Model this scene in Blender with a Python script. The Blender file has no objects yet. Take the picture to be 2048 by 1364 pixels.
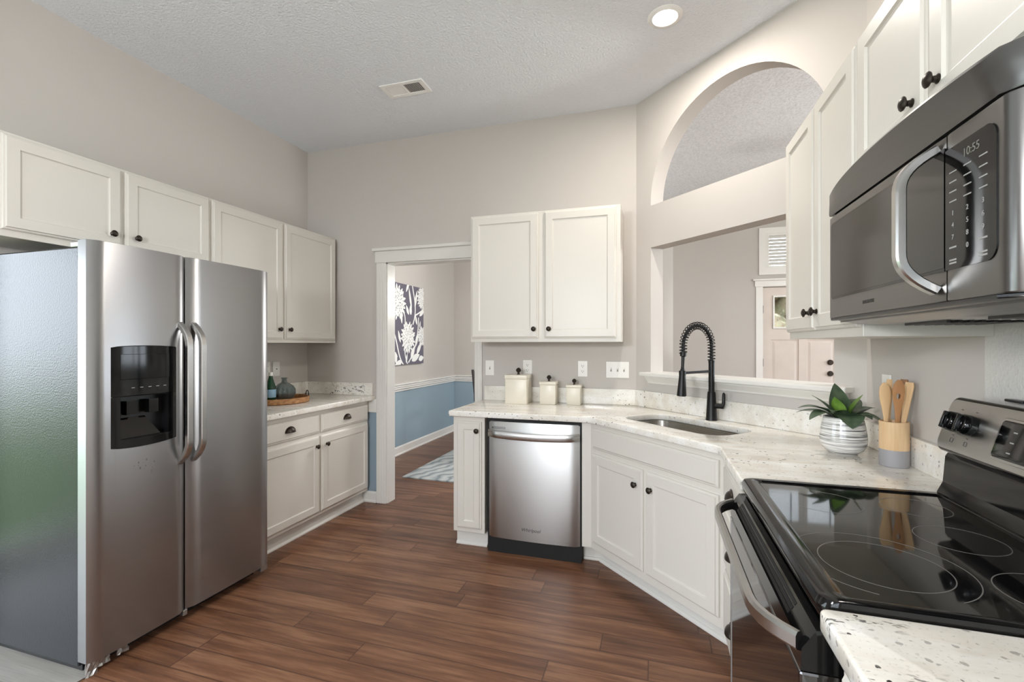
import bpy, bmesh, math, random
from mathutils import Vector, Matrix
PI = math.pi
R = math.radians
S2 = math.sqrt(2)
SC = bpy.context.scene
COL = SC.collection
random.seed(7)

# ------------------------------------------------------------------ camera
EYE = 1.354
cam_d = bpy.data.cameras.new('camera')
cam = bpy.data.objects.new('camera', cam_d)
COL.objects.link(cam)
cam.location = (0, 0, EYE)
cam.rotation_euler = (PI / 2, 0, math.atan(285 / 926.5))
cam_d.sensor_width = 36
cam_d.lens = 926.5 / 2048 * 36
cam_d.shift_y = 6 / 2048
cam_d.clip_start = 0.02
SC.camera = cam

# ------------------------------------------------------------------ world, light, exposure
SC.view_settings.view_transform = 'Standard'
SC.view_settings.look = 'None'
SC.view_settings.gamma = 1.0
SC.view_settings.use_curve_mapping = False
SC.view_settings.exposure = 0.10
SC.cycles.use_denoising = True
SC.cycles.max_bounces = 10
SC.cycles.diffuse_bounces = 6
SC.cycles.glossy_bounces = 6
SC.cycles.sample_clamp_indirect = 8
SC.cycles.caustics_reflective = False
SC.cycles.caustics_refractive = False
W = bpy.data.worlds.new('sky')
SC.world = W
W.use_nodes = True
bgn = W.node_tree.nodes['Background']
bgn.inputs['Color'].default_value = (0.82, 0.91, 1.0, 1)
bgn.inputs['Strength'].default_value = 7.0


def portal(name, loc, rot, sx, sy):
    """marks a window opening so that daylight from the sky is sampled through it"""
    d = bpy.data.lights.new(name, 'AREA')
    d.shape = 'RECTANGLE'
    d.size = sx
    d.size_y = sy
    d.cycles.is_portal = True
    o = bpy.data.objects.new(name, d)
    COL.objects.link(o)
    o.location = loc
    o.rotation_euler = rot
    return o


# daylight enters by the rear window, the patio door of the nook, the living room window and the front transom
portal('portal_rear', (-1.2, -3.32, 1.42), (PI / 2, 0, 0), 3.0, 1.96)
portal('portal_patio', (-3.94, -0.05, 1.1), (0, -PI / 2, 0), 2.2, 2.3)
portal('portal_living', (4.72, 4.3, 1.45), (0, PI / 2, 0), 1.9, 3.6)
portal('portal_transom', (1.79, 6.78, 2.55), (-PI / 2, 0, 0), 0.9, 0.5)


def lamp(name, loc, power, col, radius=0.14):  # bare point light without a fixture, used only for added fill
    d = bpy.data.lights.new(name, 'POINT')
    d.energy = power
    d.color = col
    d.shadow_soft_size = radius
    o = bpy.data.objects.new(name, d)
    COL.objects.link(o)
    o.location = loc
    return o


# unseen point lights added to brighten the kitchen, living room and dining room
lamp('nook_fill', (-1.0, -0.9, 1.8), 125, (0.98, 0.985, 1.0))
lamp('living_fill', (2.9, 3.3, 2.2), 135, (1.0, 0.985, 0.97))
lamp('dining_fill', (-1.45, 4.85, 1.9), 62, (1.0, 0.98, 0.95))

# ------------------------------------------------------------------ materials


def lin(c):
    out = []
    for v in c[:3]:
        v = v / 255.0
        out.append(v / 12.92 if v <= 0.04045 else ((v + 0.055) / 1.055) ** 2.4)
    return (out[0], out[1], out[2], 1)


MATS = {}


class NT:
    def __init__(s, name):
        s.m = bpy.data.materials.new(name)
        s.m.use_nodes = True
        s.t = s.m.node_tree
        s.b = s.t.nodes['Principled BSDF']
        MATS[name] = s.m

    def n(s, typ, **kw):
        nd = s.t.nodes.new(typ)
        for k, v in kw.items():
            setattr(nd, k, v)
        return nd

    def l(s, a, b):
        s.t.links.new(a, b)

    def math(s, op, a, b=None, clamp=False):
        nd = s.n('ShaderNodeMath', operation=op)
        nd.use_clamp = clamp
        for i, v in enumerate((a, b)):
            if v is None:
                continue
            if isinstance(v, (int, float)):
                nd.inputs[i].default_value = v
            else:
                s.l(v, nd.inputs[i])
        return nd.outputs[0]

    def pos(s, scale=(1, 1, 1), rot=(0, 0, 0), src='geo'):
        mp = s.n('ShaderNodeMapping')
        mp.inputs['Scale'].default_value = scale
        mp.inputs['Rotation'].default_value = rot
        if src == 'geo':
            s.l(s.n('ShaderNodeNewGeometry').outputs['Position'], mp.inputs['Vector'])
        else:
            s.l(s.n('ShaderNodeTexCoord').outputs['Object'], mp.inputs['Vector'])
        return mp.outputs[0]

    def noise(s, vec, scale, detail=3, rough=0.5):
        nd = s.n('ShaderNodeTexNoise')
        nd.inputs['Scale'].default_value = scale
        nd.inputs['Detail'].default_value = detail
        nd.inputs['Roughness'].default_value = rough
        s.l(vec, nd.inputs['Vector'])
        return nd.outputs['Fac']

    def ramp(s, fac, stops, interp='LINEAR'):
        nd = s.n('ShaderNodeValToRGB')
        cr = nd.color_ramp
        cr.interpolation = interp
        while len(cr.elements) < len(stops):
            cr.elements.new(0.5)
        for e, (p, c) in zip(cr.elements, stops):
            e.position = p
            e.color = c if len(c) == 4 else (*c, 1)
        s.l(fac, nd.inputs[0])
        return nd.outputs[0]

    def mix(s, fac, a, b, mode='MIX'):
        nd = s.n('ShaderNodeMix', data_type='RGBA', blend_type=mode)
        for sock, v in ((nd.inputs[0], fac), (nd.inputs[6], a), (nd.inputs[7], b)):
            if isinstance(v, (int, float)):
                sock.default_value = v
            elif isinstance(v, tuple):
                sock.default_value = v
            else:
                s.l(v, sock)
        return nd.outputs[2]

    def bump(s, h, strength=0.2, dist=0.01):
        nd = s.n('ShaderNodeBump')
        nd.inputs['Strength'].default_value = strength
        nd.inputs['Distance'].default_value = dist
        s.l(h, nd.inputs['Height'])
        s.l(nd.outputs[0], s.b.inputs['Normal'])

    def set(s, **kw):
        for k, v in kw.items():
            k = {'color': 'Base Color', 'rough': 'Roughness', 'metal': 'Metallic', 'coat': 'Coat Weight',
                 'coat_rough': 'Coat Roughness', 'ior': 'IOR', 'trans': 'Transmission Weight', 'spec': 'Specular IOR Level',
                 'aniso': 'Anisotropic', 'emit': 'Emission Color', 'estr': 'Emission Strength', 'alpha': 'Alpha'}.get(k, k)
            if hasattr(v, 'is_linked') or hasattr(v, 'links'):
                s.l(v, s.b.inputs[k])
            else:
                s.b.inputs[k].default_value = v
        return s.m


def plain(name, c, rough=0.5, metal=0.0, var=0.03, **kw):
    t = NT(name)
    nz = t.noise(t.pos(), 6, 2)
    col = lin(c)
    dk = tuple(v * (1 - var) for v in col[:3]) + (1,)
    lt = tuple(min(1, v * (1 + var)) for v in col[:3]) + (1,)
    t.set(color=t.ramp(nz, [(0.3, dk), (0.7, lt)]), rough=rough, metal=metal, **kw)
    return t.m


def cabinet_paint(name, c):
    t = NT(name)
    v = t.pos((6, 6, 1))
    h = t.noise(v, 30, 3)
    t.bump(h, 0.06, 0.004)
    t.set(color=lin(c), rough=0.34, spec=0.45)
    return t.m


M = MATS
cabinet_paint('cabinet_white', (217, 213, 205))
cabinet_paint('trim_white', (222, 220, 215))
plain('knob_bronze', (58, 52, 46), 0.38, 0.75)
plain('wall_greige', (196, 191, 186), 0.75, spec=0.25, var=0.004)
plain('wall_far_grey', (186, 181, 175), 0.75, spec=0.25, var=0.004)
plain('wall_blue', (142, 160, 171), 0.6, spec=0.3, var=0.004)
plain('black_plastic', (20, 20, 22), 0.3)
plain('black_gloss', (9, 9, 10), 0.09, spec=0.4)
plain('dark_gap', (12, 12, 12), 0.7)
plain('faucet_black', (24, 23, 23), 0.36, 0.4)
plain('outlet_white', (235, 233, 228), 0.35)
plain('slot_dark', (45, 42, 40), 0.6)
plain('ceramic_cream', (228, 221, 205), 0.32, spec=0.5)
plain('door_taupe', (205, 193, 183), 0.45)
plain('wood_light', (222, 186, 140), 0.5)
plain('wood_mid', (176, 128, 84), 0.5)
plain('wood_dark', (140, 100, 68), 0.5)
plain('crock_grey', (150, 148, 150), 0.5)
plain('foil_grey', (170, 168, 165), 0.3, 0.8)
plain('canvas_grey', (96, 92, 104), 0.8)
plain('canvas_white', (225, 225, 222), 0.8)
plain('soil', (48, 38, 30), 0.95)
plain('bottle_label', (150, 190, 215), 0.5)
plain('hinge_black', (35, 32, 30), 0.4, 0.5)
plain('print_white', (160, 160, 158), 0.5)
plain('print_dark', (70, 68, 66), 0.5)
plain('smudge_grey', (112, 111, 109), 0.6)
plain('lens_frame', (240, 240, 238), 0.4)
plain('lawn', (176, 178, 160), 0.9)  # made pale so the unseen ground bounces daylight up to the ceiling
plain('lawn_green', (96, 116, 74), 0.9)
plain('nook_frame', (235, 235, 232), 0.4)
plain('chair_dark', (52, 47, 45), 0.5)
plain('vent_dark', (60, 60, 60), 0.7)

t = NT('wall_texture')
t.bump(t.noise(t.pos(), 90, 4), 0.5, 0.006)
t.set(color=lin((212, 209, 204)), rough=0.7, spec=0.25)
t = NT('ceiling_kitchen')
t.bump(t.noise(t.pos(), 75, 3, 0.6), 0.8, 0.011)
t.set(color=lin((233, 237, 243)), rough=0.85, spec=0.15)
t = NT('ceiling_popcorn')
v = t.pos()
nz = t.noise(v, 70, 4, 0.7)
t.bump(nz, 0.8, 0.012)
t.set(color=t.ramp(nz, [(0.36, lin((214, 215, 218))), (0.58, lin((236, 237, 239)))]), rough=0.9, spec=0.1)

# stainless steel, brushed along one axis


def steel(name, c, rough, axis, amt=0.05, aniso=0.75, spec_scale=260):
    t = NT(name)
    sc = [spec_scale] * 3
    for a in axis:
        sc[a] = 1.2
    nz = t.noise(t.pos(tuple(sc)), 1.0, 3, 0.6)
    wav = t.noise(t.pos((1.2, 1.2, 3.0)), 1.0, 2)
    t.set(color=lin(c), metal=1.0, rough=t.math('MULTIPLY_ADD', nz, 0.14), aniso=aniso)
    tn = t.n('ShaderNodeTangent', direction_type='RADIAL', axis='Z')
    t.l(tn.outputs[0], t.b.inputs['Tangent'])
    t.b.inputs['Anisotropic Rotation'].default_value = 0.25
    t.b.inputs['Roughness'].links[0].from_node.inputs[2].default_value = rough - 0.07
    t.bump(wav, amt, 0.02)
    return t.m


steel('steel_fridge', (168, 168, 169), 0.33, (0, 1), 0.12)
steel('steel_appliance', (192, 191, 189), 0.40, (0, 1), 0.03)
steel('steel_dark', (122, 121, 120), 0.33, (0, 1), 0.03)
steel('steel_sink', (150, 146, 140), 0.28, (0, 1), 0.02)
plain('steel_handle', (188, 187, 185), 0.26, 1.0)

t = NT('fridge_side')
nz = t.noise(t.pos(), 150, 3, 0.6)
t.bump(nz, 0.3, 0.003)
t.set(color=lin((26, 28, 33)), rough=0.17, spec=0.52)

t = NT('cooktop_glass')
nz = t.noise(t.pos(), 3, 2)
t.set(color=t.ramp(nz, [(0.3, lin((14, 14, 15))), (0.7, lin((18, 18, 18)))]), rough=0.05, ior=1.5)
t = NT('oven_glass')
nz = t.noise(t.pos(), 3, 2)
t.set(color=t.ramp(nz, [(0.3, lin((16, 14, 13))), (0.7, lin((22, 19, 17)))]), rough=0.05, spec=0.9, ior=1.7)
t = NT('micro_glass')
nz = t.noise(t.pos(), 3, 2)
t.set(color=t.ramp(nz, [(0.3, lin((26, 26, 26))), (0.7, lin((31, 31, 30)))]), rough=0.10, ior=1.5)

# granite
def granite(name, floor_, gain, lo, hi):
    t = NT(name)
    v = t.pos()
    vs = t.pos((1.2, 7, 4), (0, 0, R(-28)))
    cloud = t.noise(v, 7, 4, 0.6)
    streak = t.noise(vs, 2.2, 4, 0.6)
    base = t.ramp(cloud, [(0.30, lin((214, 207, 196))), (0.5, lin((229, 224, 214))), (0.72, lin((239, 236, 230)))])
    base = t.mix(t.ramp(streak, [(0.45, (0, 0, 0, 1)), (0.62, (1, 1, 1, 1))]), base, lin((240, 238, 233)))
    nzc = t.n('ShaderNodeTexNoise')
    nzc.inputs['Scale'].default_value = 60
    t.l(v, nzc.inputs['Vector'])
    scl = t.n('ShaderNodeVectorMath', operation='SCALE')
    scl.inputs['Scale'].default_value = 0.012
    t.l(nzc.outputs['Color'], scl.inputs[0])
    wv = t.n('ShaderNodeVectorMath', operation='ADD')
    t.l(v, wv.inputs[0])
    t.l(scl.outputs[0], wv.inputs[1])
    vo = t.n('ShaderNodeTexVoronoi')
    vo.inputs['Scale'].default_value = 40
    t.l(wv.outputs[0], vo.inputs['Vector'])
    vr = t.math('SUBTRACT', vo.outputs['Distance'], t.math('MULTIPLY', vo.outputs['Color'], 0.19))
    big = t.ramp(t.math('ADD', vr, 0.2), [(0.235, (1, 1, 1, 1)), (0.275, (0, 0, 0, 1))])
    vein = t.ramp(t.noise(t.pos((1, 2.2, 1.5), (0, 0, R(-24))), 2.4, 3, 0.6), [(lo, (0.0, 0, 0, 1)), (hi, (1, 1, 1, 1))])
    ma = t.math('MULTIPLY_ADD', vein, gain)
    ma.node.inputs[2].default_value = floor_
    fac = t.math('MULTIPLY', big, ma, True)
    # irregular dark clusters inside the veins
    clus = t.ramp(t.noise(t.pos((30, 70, 50), (0, 0, R(-24))), 1.0, 3, 0.7), [(0.56, (0, 0, 0, 1)), (0.61, (1, 1, 1, 1))])
    fac = t.math('MAXIMUM', fac, t.math('MULTIPLY', clus, t.math('MULTIPLY', vein, max(0, gain - 0.65))))
    fine = t.ramp(t.noise(v, 150, 2, 0.5), [(0.60, (0, 0, 0, 1)), (0.70, (1, 1, 1, 1))])
    base = t.mix(t.math('MULTIPLY', fine, 0.30), base, lin((150, 142, 130)))
    base = t.mix(fac, base, lin((52, 49, 47)))
    t.set(color=base, rough=0.14, spec=0.5)
    return t.m


granite('granite', 0.28, 0.72, 0.44, 0.62)
granite('granite_veined', 0.45, 1.55, 0.42, 0.54)

# plank floor


def planks(name, cols, w, length, rough, grain=1.0):
    t = NT(name)
    g = t.n('ShaderNodeNewGeometry')
    sx = t.n('ShaderNodeSeparateXYZ')
    t.l(g.outputs['Position'], sx.inputs[0])
    x, y = sx.outputs[0], sx.outputs[1]
    yr = t.math('DIVIDE', t.math('ADD', y, 20.03), w)
    row = t.math('FLOOR', yr)
    wn = t.n('ShaderNodeTexWhiteNoise', noise_dimensions='1D')
    t.l(row, wn.inputs['W'])
    xo = t.math('ADD', t.math('DIVIDE', t.math('ADD', x, 20), length), wn.outputs['Value'])
    colid = t.math('FLOOR', xo)
    cid = t.n('ShaderNodeCombineXYZ')
    t.l(row, cid.inputs[0])
    t.l(colid, cid.inputs[1])
    wn2 = t.n('ShaderNodeTexWhiteNoise', noise_dimensions='2D')
    t.l(cid.outputs[0], wn2.inputs['Vector'])
    pid = wn2.outputs['Value']
    fy = t.math('FRACT', yr)
    fx = t.math('FRACT', xo)
    ey = t.math('MINIMUM', fy, t.math('SUBTRACT', 1.0, fy))
    ex = t.math('MINIMUM', fx, t.math('SUBTRACT', 1.0, fx))
    gap = t.math('MINIMUM', t.math('MULTIPLY', ey, w), t.math('MULTIPLY', ex, length))
    line = t.ramp(gap, [(0.0, (0, 0, 0, 1)), (0.0011, (1, 1, 1, 1))])
    cv = t.n('ShaderNodeCombineXYZ')
    t.l(t.math('MULTIPLY', x, 1.3), cv.inputs[0])
    t.l(t.math('MULTIPLY', y, 15.0), cv.inputs[1])
    t.l(t.math('MULTIPLY', pid, 40.0), cv.inputs[2])
    gr = t.noise(cv.outputs[0], 1.6, 5, 0.62)
    cv2 = t.n('ShaderNodeCombineXYZ')
    t.l(t.math('MULTIPLY', x, 3.0), cv2.inputs[0])
    t.l(t.math('MULTIPLY', y, 120.0), cv2.inputs[1])
    t.l(pid, cv2.inputs[2])
    fg = t.noise(cv2.outputs[0], 1.5, 3, 0.6)
    k = t.math('ADD', t.math('MULTIPLY', gr, 0.75 * grain), t.math('MULTIPLY', t.math('SUBTRACT', pid, 0.5), 0.13))
    k = t.math('ADD', k, t.math('MULTIPLY', t.math('SUBTRACT', fg, 0.5), 0.34))
    k = t.math('ADD', k, 0.5 - 0.375 * grain)
    c = t.ramp(k, [(0.26, lin(cols[0])), (0.5, lin(cols[1])), (0.72, lin(cols[2]))])
    c = t.mix(line, tuple(v * 0.95 for v in lin(cols[0])[:3]) + (1,), c)
    t.bump(t.math('ADD', t.math('MULTIPLY', fg, 0.25), line), 0.08, 0.002)
    t.set(color=c, rough=t.math('MULTIPLY_ADD', fg, 0.12), spec=0.4)
    t.b.inputs['Roughness'].links[0].from_node.inputs[2].default_value = rough
    return t.m


planks('floor_wood', ((68, 44, 32), (112, 76, 55), (150, 111, 84)), 0.127, 1.22, 0.30)
planks('floor_greyplank', ((120, 116, 110), (146, 142, 135), (168, 164, 157)), 0.2, 0.9, 0.35, 0.7)

t = NT('rug_wave')
v = t.pos((1, 1, 1), (0, 0, R(20)))
wv = t.n('ShaderNodeTexWave')
wv.inputs['Scale'].default_value = 2.6
wv.inputs['Distortion'].default_value = 14
wv.inputs['Detail'].default_value = 2
wv.inputs['Detail Scale'].default_value = 0.9
t.l(v, wv.inputs['Vector'])
t.bump(t.math('ADD', wv.outputs['Fac'], t.noise(v, 220, 2)), 0.5, 0.012)
t.set(color=t.ramp(wv.outputs['Fac'], [(0.0, lin((138, 146, 150))), (0.16, lin((162, 170, 173))), (0.5, lin((182, 188, 189))), (1.0, lin((196, 200, 199)))]), rough=0.95)

t = NT('pot_glaze')
sx = t.n('ShaderNodeSeparateXYZ')
t.l(t.pos(src='obj'), sx.inputs[0])
cv = t.n('ShaderNodeCombineXYZ')
t.l(t.math('MULTIPLY', sx.outputs[2], 190), cv.inputs[2])
t.l(t.math('MULTIPLY', sx.outputs[0], 5), cv.inputs[0])
t.l(t.math('MULTIPLY', sx.outputs[1], 5), cv.inputs[1])
nz = t.noise(cv.outputs[0], 0.9, 3, 0.7)
t.bump(nz, 0.15, 0.004)
t.set(color=t.ramp(nz, [(0.36, lin((96, 98, 99))), (0.46, lin((178, 176, 172))), (0.54, lin((236, 234, 230)))]), rough=0.22, coat=0.4)

t = NT('leaf_dark')
nz = t.noise(t.pos(), 25, 3)
t.set(color=t.ramp(nz, [(0.3, lin((54, 74, 56))), (0.7, lin((96, 114, 86)))]), rough=0.42)
t = NT('leaf_bright')
nz = t.noise(t.pos(), 25, 3)
t.set(color=t.ramp(nz, [(0.3, lin((86, 124, 44))), (0.7, lin((132, 168, 72)))]), rough=0.42)

t = NT('bamboo')
sx = t.pos((60, 60, 4), src='obj')
nz = t.noise(sx, 1, 3)
t.set(color=t.ramp(nz, [(0.3, lin((204, 168, 124))), (0.7, lin((226, 194, 152)))]), rough=0.45)
t = NT('tray_wood')
sx = t.pos((30, 8, 30))
nz = t.noise(sx, 2, 3)
t.set(color=t.ramp(nz, [(0.3, lin((150, 102, 62))), (0.7, lin((200, 152, 104)))]), rough=0.5)

t = NT('vase_glass')
nz = t.noise(t.pos(), 8, 2)
t.set(color=t.ramp(nz, [(0.3, lin((176, 188, 188))), (0.7, lin((190, 202, 202)))]), rough=0.04, trans=0.85, ior=1.45)
t = NT('bottle_glass')
nz = t.noise(t.pos(), 8, 2)
t.set(color=t.ramp(nz, [(0.3, lin((44, 96, 66))), (0.7, lin((54, 110, 76)))]), rough=0.04, trans=0.8, ior=1.45)
t = NT('pane_glass')
nz = t.noise(t.pos(), 30, 2)
t.bump(nz, 0.3, 0.004)
t.set(color=(0.95, 0.97, 0.97, 1), rough=0.05, trans=1.0, ior=1.12)
t = NT('lamp_glow')
nz = t.noise(t.pos(), 3, 1)
t.set(color=(1, 1, 1, 1), emit=(1.0, 0.95, 0.88, 1), estr=9.0)
t = NT('digit_glow')
nz = t.noise(t.pos(), 3, 1)
t.set(color=lin((120, 120, 112)), rough=0.5)

# ------------------------------------------------------------------ mesh helpers


class MB:
    def __init__(s, mtx=None):
        s.bm = bmesh.new()
        s.mtx = mtx or Matrix.Identity(4)

    def add(s, bm2, mtx=None):
        me = bpy.data.meshes.new('tmp')
        if mtx is not None:
            bm2.transform(mtx)
        bm2.to_mesh(me)
        bm2.free()
        s.bm.from_mesh(me)
        bpy.data.meshes.remove(me)
        return s

    def box(s, x0, x1, y0, y1, z0, z1, bev=0.0, seg=2, mtx=None):
        b = bmesh.new()
        bmesh.ops.create_cube(b, size=1)
        for v in b.verts:
            v.co = Vector(((x0 + x1) / 2 + v.co.x * (x1 - x0), (y0 + y1) / 2 + v.co.y * (y1 - y0), (z0 + z1) / 2 + v.co.z * (z1 - z0)))
        if bev > 0:
            bmesh.ops.bevel(b, geom=list(b.edges), offset=bev, segments=seg, affect='EDGES', profile=0.5)
        bmesh.ops.recalc_face_normals(b, faces=b.faces)
        return s.add(b, mtx)

    def lathe(s, prof, c=(0, 0, 0), seg=32, mtx=None, cap=True):
        b = bmesh.new()
        rings = []
        for r, z in prof:
            if r < 1e-6:
                rings.append([b.verts.new((c[0], c[1], c[2] + z))])
            else:
                rings.append([b.verts.new((c[0] + r * math.cos(2 * PI * i / seg), c[1] + r * math.sin(2 * PI * i / seg), c[2] + z)) for i in range(seg)])
        for a, d in zip(rings[:-1], rings[1:]):
            for i in range(seg):
                j = (i + 1) % seg
                if len(a) == 1 and len(d) == 1:
                    continue
                if len(a) == 1:
                    b.faces.new((a[0], d[j], d[i]))
                elif len(d) == 1:
                    b.faces.new((a[i], a[j], d[0]))
                else:
                    b.faces.new((a[i], a[j], d[j], d[i]))
        if cap:
            for rg in (rings[0], rings[-1]):
                if len(rg) > 1:
                    b.faces.new(rg)
        bmesh.ops.recalc_face_normals(b, faces=b.faces)
        return s.add(b, mtx)

    def loops(s, lps, cap0=True, cap1=True, closed=True, mtx=None):
        b = bmesh.new()
        rs = [[b.verts.new(p) for p in lp] for lp in lps]
        n = len(rs[0])
        for a, d in zip(rs[:-1], rs[1:]):
            for i in range(n if closed else n - 1):
                j = (i + 1) % n
                b.faces.new((a[i], a[j], d[j], d[i]))
        if cap0:
            b.faces.new(list(reversed(rs[0])))
        if cap1:
            b.faces.new(rs[-1])
        bmesh.ops.recalc_face_normals(b, faces=b.faces)
        return s.add(b, mtx)

    def sweep(s, path, sec, up=(0, 0, 1), cap=True, scale=None, mtx=None):
        """sweep a closed 2D section (u,v) along a path; u = side, v = up-ish"""
        path = [Vector(p) for p in path]
        up = Vector(up)
        lps = []
        for i, p in enumerate(path):
            if i == 0:
                tg = path[1] - p
            elif i == len(path) - 1:
                tg = p - path[i - 1]
            else:
                tg = (path[i + 1] - p).normalized() + (p - path[i - 1]).normalized()
            tg.normalize()
            side = tg.cross(up)
            if side.length < 1e-4:
                side = tg.cross(Vector((1, 0, 0)))
            side.normalize()
            vv = side.cross(tg).normalized()
            k = scale[i] if scale else 1
            lps.append([p + side * (u * k) + vv * (w * k) for u, w in sec])
        return s.loops(lps, cap, cap, True, mtx)

    def tube(s, path, r, seg=10, up=(0, 0, 1), scale=None, mtx=None):
        sec = [(r * math.cos(2 * PI * i / seg), r * math.sin(2 * PI * i / seg)) for i in range(seg)]
        return s.sweep(path, sec, up, True, scale, mtx)

    def poly(s, pts, mtx=None):
        b = bmesh.new()
        b.faces.new([b.verts.new(p) for p in pts])
        return s.add(b, mtx)

    def mesh(s, me, mtx=None):
        b = bmesh.new()
        b.from_mesh(me)
        bpy.data.meshes.remove(me)
        return s.add(b, mtx)

    def build(s, name, mat, parent=None, smooth=True, ang=35):
        me = bpy.data.meshes.new(name)
        s.bm.transform(s.mtx)
        s.bm.to_mesh(me)
        s.bm.free()
        me.materials.append(M[mat])
        if smooth:
            for p in me.polygons:
                p.use_smooth = True
            me.set_sharp_from_angle(angle=R(ang))
        o = bpy.data.objects.new(name, me)
        COL.objects.link(o)
        if parent is not None:
            o.parent = parent
        return o


def eval_mesh(ob):
    COL.objects.link(ob)
    dg = bpy.context.evaluated_depsgraph_get()
    dg.update()
    me = bpy.data.meshes.new_from_object(ob.evaluated_get(dg))
    COL.objects.unlink(ob)
    return me


def prism(loops2d, thick, bev=0.0, seg=2):
    """solid from 2D outlines (further outlines are holes); local XY outline, z from 0 to thick"""
    cu = bpy.data.curves.new('tmpc', 'CURVE')
    cu.dimensions = '2D'
    cu.fill_mode = 'BOTH'
    cu.extrude = thick / 2 - bev
    cu.bevel_depth = bev
    cu.bevel_resolution = seg
    cu.offset = -bev
    for lp in loops2d:
        sp = cu.splines.new('POLY')
        sp.points.add(len(lp) - 1)
        for p, q in zip(sp.points, lp):
            p.co = (q[0], q[1], 0, 1)
        sp.use_cyclic_u = True
    ob = bpy.data.objects.new('tmpc', cu)
    me = eval_mesh(ob)
    bpy.data.objects.remove(ob)
    bpy.data.curves.remove(cu)
    me.transform(Matrix.Translation((0, 0, thick / 2)))
    b = bmesh.new()
    b.from_mesh(me)
    bmesh.ops.remove_doubles(b, verts=b.verts, dist=1e-5)
    bmesh.ops.recalc_face_normals(b, faces=b.faces)
    b.to_mesh(me)
    b.free()
    return me


def text_mesh(txt, size, thick=0.0006, shear=0.0, align='CENTER'):
    cu = bpy.data.curves.new('tmpt', 'FONT')
    cu.body = txt
    cu.size = size
    cu.extrude = thick
    cu.shear = shear
    cu.align_x = align
    cu.align_y = 'CENTER'
    ob = bpy.data.objects.new('tmpt', cu)
    me = eval_mesh(ob)
    bpy.data.objects.remove(ob)
    bpy.data.curves.remove(cu)
    return me


def rrect(x0, x1, y0, y1, r, n=6):
    pts = []
    for cx, cy, a0 in ((x1 - r, y1 - r, 0), (x0 + r, y1 - r, 90), (x0 + r, y0 + r, 180), (x1 - r, y0 + r, 270)):
        for i in range(n + 1):
            a = R(a0 + 90 * i / n)
            pts.append((cx + r * math.cos(a), cy + r * math.sin(a)))
    return pts


def arc(cx, cy, r, a0, a1, n):
    return [(cx + r * math.cos(R(a0 + (a1 - a0) * i / n)), cy + r * math.sin(R(a0 + (a1 - a0) * i / n))) for i in range(n + 1)]


def basis(xa, ya, za, o=(0, 0, 0)):
    m = Matrix.Identity(4)
    for i, a in enumerate((xa, ya, za)):
        for j in range(3):
            m[j][i] = a[j]
    for j in range(3):
        m[j][3] = o[j]
    return m


XZ = basis((1, 0, 0), (0, 0, 1), (0, -1, 0))      # outline in xz, thickness towards -y
YZ = basis((0, 1, 0), (0, 0, 1), (1, 0, 0))       # outline in yz, thickness towards +x
YZN = basis((0, -1, 0), (0, 0, 1), (-1, 0, 0))    # outline in (-y)z seen from -x, thickness towards -x


def T(x, y, z):
    return Matrix.Translation((x, y, z))


def RZ(a):
    return Matrix.Rotation(a, 4, 'Z')


def tag(o, label, cat, group=None, kind=None):
    o['label'] = label
    if cat:
        o['category'] = cat
    if group:
        o['group'] = group
    if kind:
        o['kind'] = kind
    return o


def thing(name, label, cat, loc=(0, 0, 0), rz=0.0, group=None, kind=None):
    o = bpy.data.objects.new(name, None)
    o.empty_display_size = 0.1
    COL.objects.link(o)
    o.location = loc
    o.rotation_euler = (0, 0, rz)
    return tag(o, label, cat, group, kind)


def struct(name, mb, mat, label, cat, parent=None, smooth=False):
    o = mb.build(name, mat, parent, smooth)
    o['kind'] = 'structure'
    if parent is None:
        tag(o, label, cat)
    return o


# ------------------------------------------------------------------ setting
X1, Y2, K3, X4, ZC = -2.99, 3.45, 3.325, 0.90, 3.078
XC = K3 - Y2                       # corner of back wall and diagonal wall
YC = K3 - X4                       # corner of diagonal wall and right wall
YF, XN, YB, XL = 6.65, -3.8, -3.2, 4.6
TH = 0.115

struct('floor', MB().box(XN, XL, YB, YF, -0.06, 0.0), 'floor_wood', 'brown wood plank floor running through the kitchen and dining room', 'floor')
struct('floor_nook', MB().mesh(prism([[(XN, YB), (-2.205, YB), (-2.205, 1.325), (X1, 1.325), (X1, 1.21), (XN, 1.21)]], 0.004)), 'floor_greyplank', 'pale grey plank floor beside the refrigerator', 'floor')
kit = [(XN, YB), (X4, YB), (X4, YC), (XC, Y2), (XN, Y2)]
struct('ceiling', MB().mesh(prism([kit], 0.06), T(0, 0, ZC)), 'ceiling_kitchen', 'lightly textured grey white kitchen ceiling', 'ceiling')
far = [(XN, Y2), (XC, Y2), (X4, YC), (X4, YB), (XL, YB), (XL, YF), (XN, YF)]
struct('ceiling_foyer', MB().mesh(prism([far], 0.06), T(0, 0, ZC + 0.001)), 'ceiling_popcorn', 'coarse popcorn ceiling seen through the arch', 'ceiling')

struct('wall_left', MB().box(X1 - TH, X1, 1.21, Y2 + TH, 0, ZC), 'wall_greige', 'greige kitchen wall behind the refrigerator', 'wall')
DX0, DX1, DZ = -2.178, -1.362, 2.045
struct('wall_back', MB().box(X1, DX0, Y2, Y2 + TH, 0, ZC).box(DX1, XC, Y2, Y2 + TH, 0, ZC).box(DX0, DX1, Y2, Y2 + TH, DZ, ZC), 'wall_greige', 'greige back wall with the doorway to the dining room', 'wall')
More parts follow.
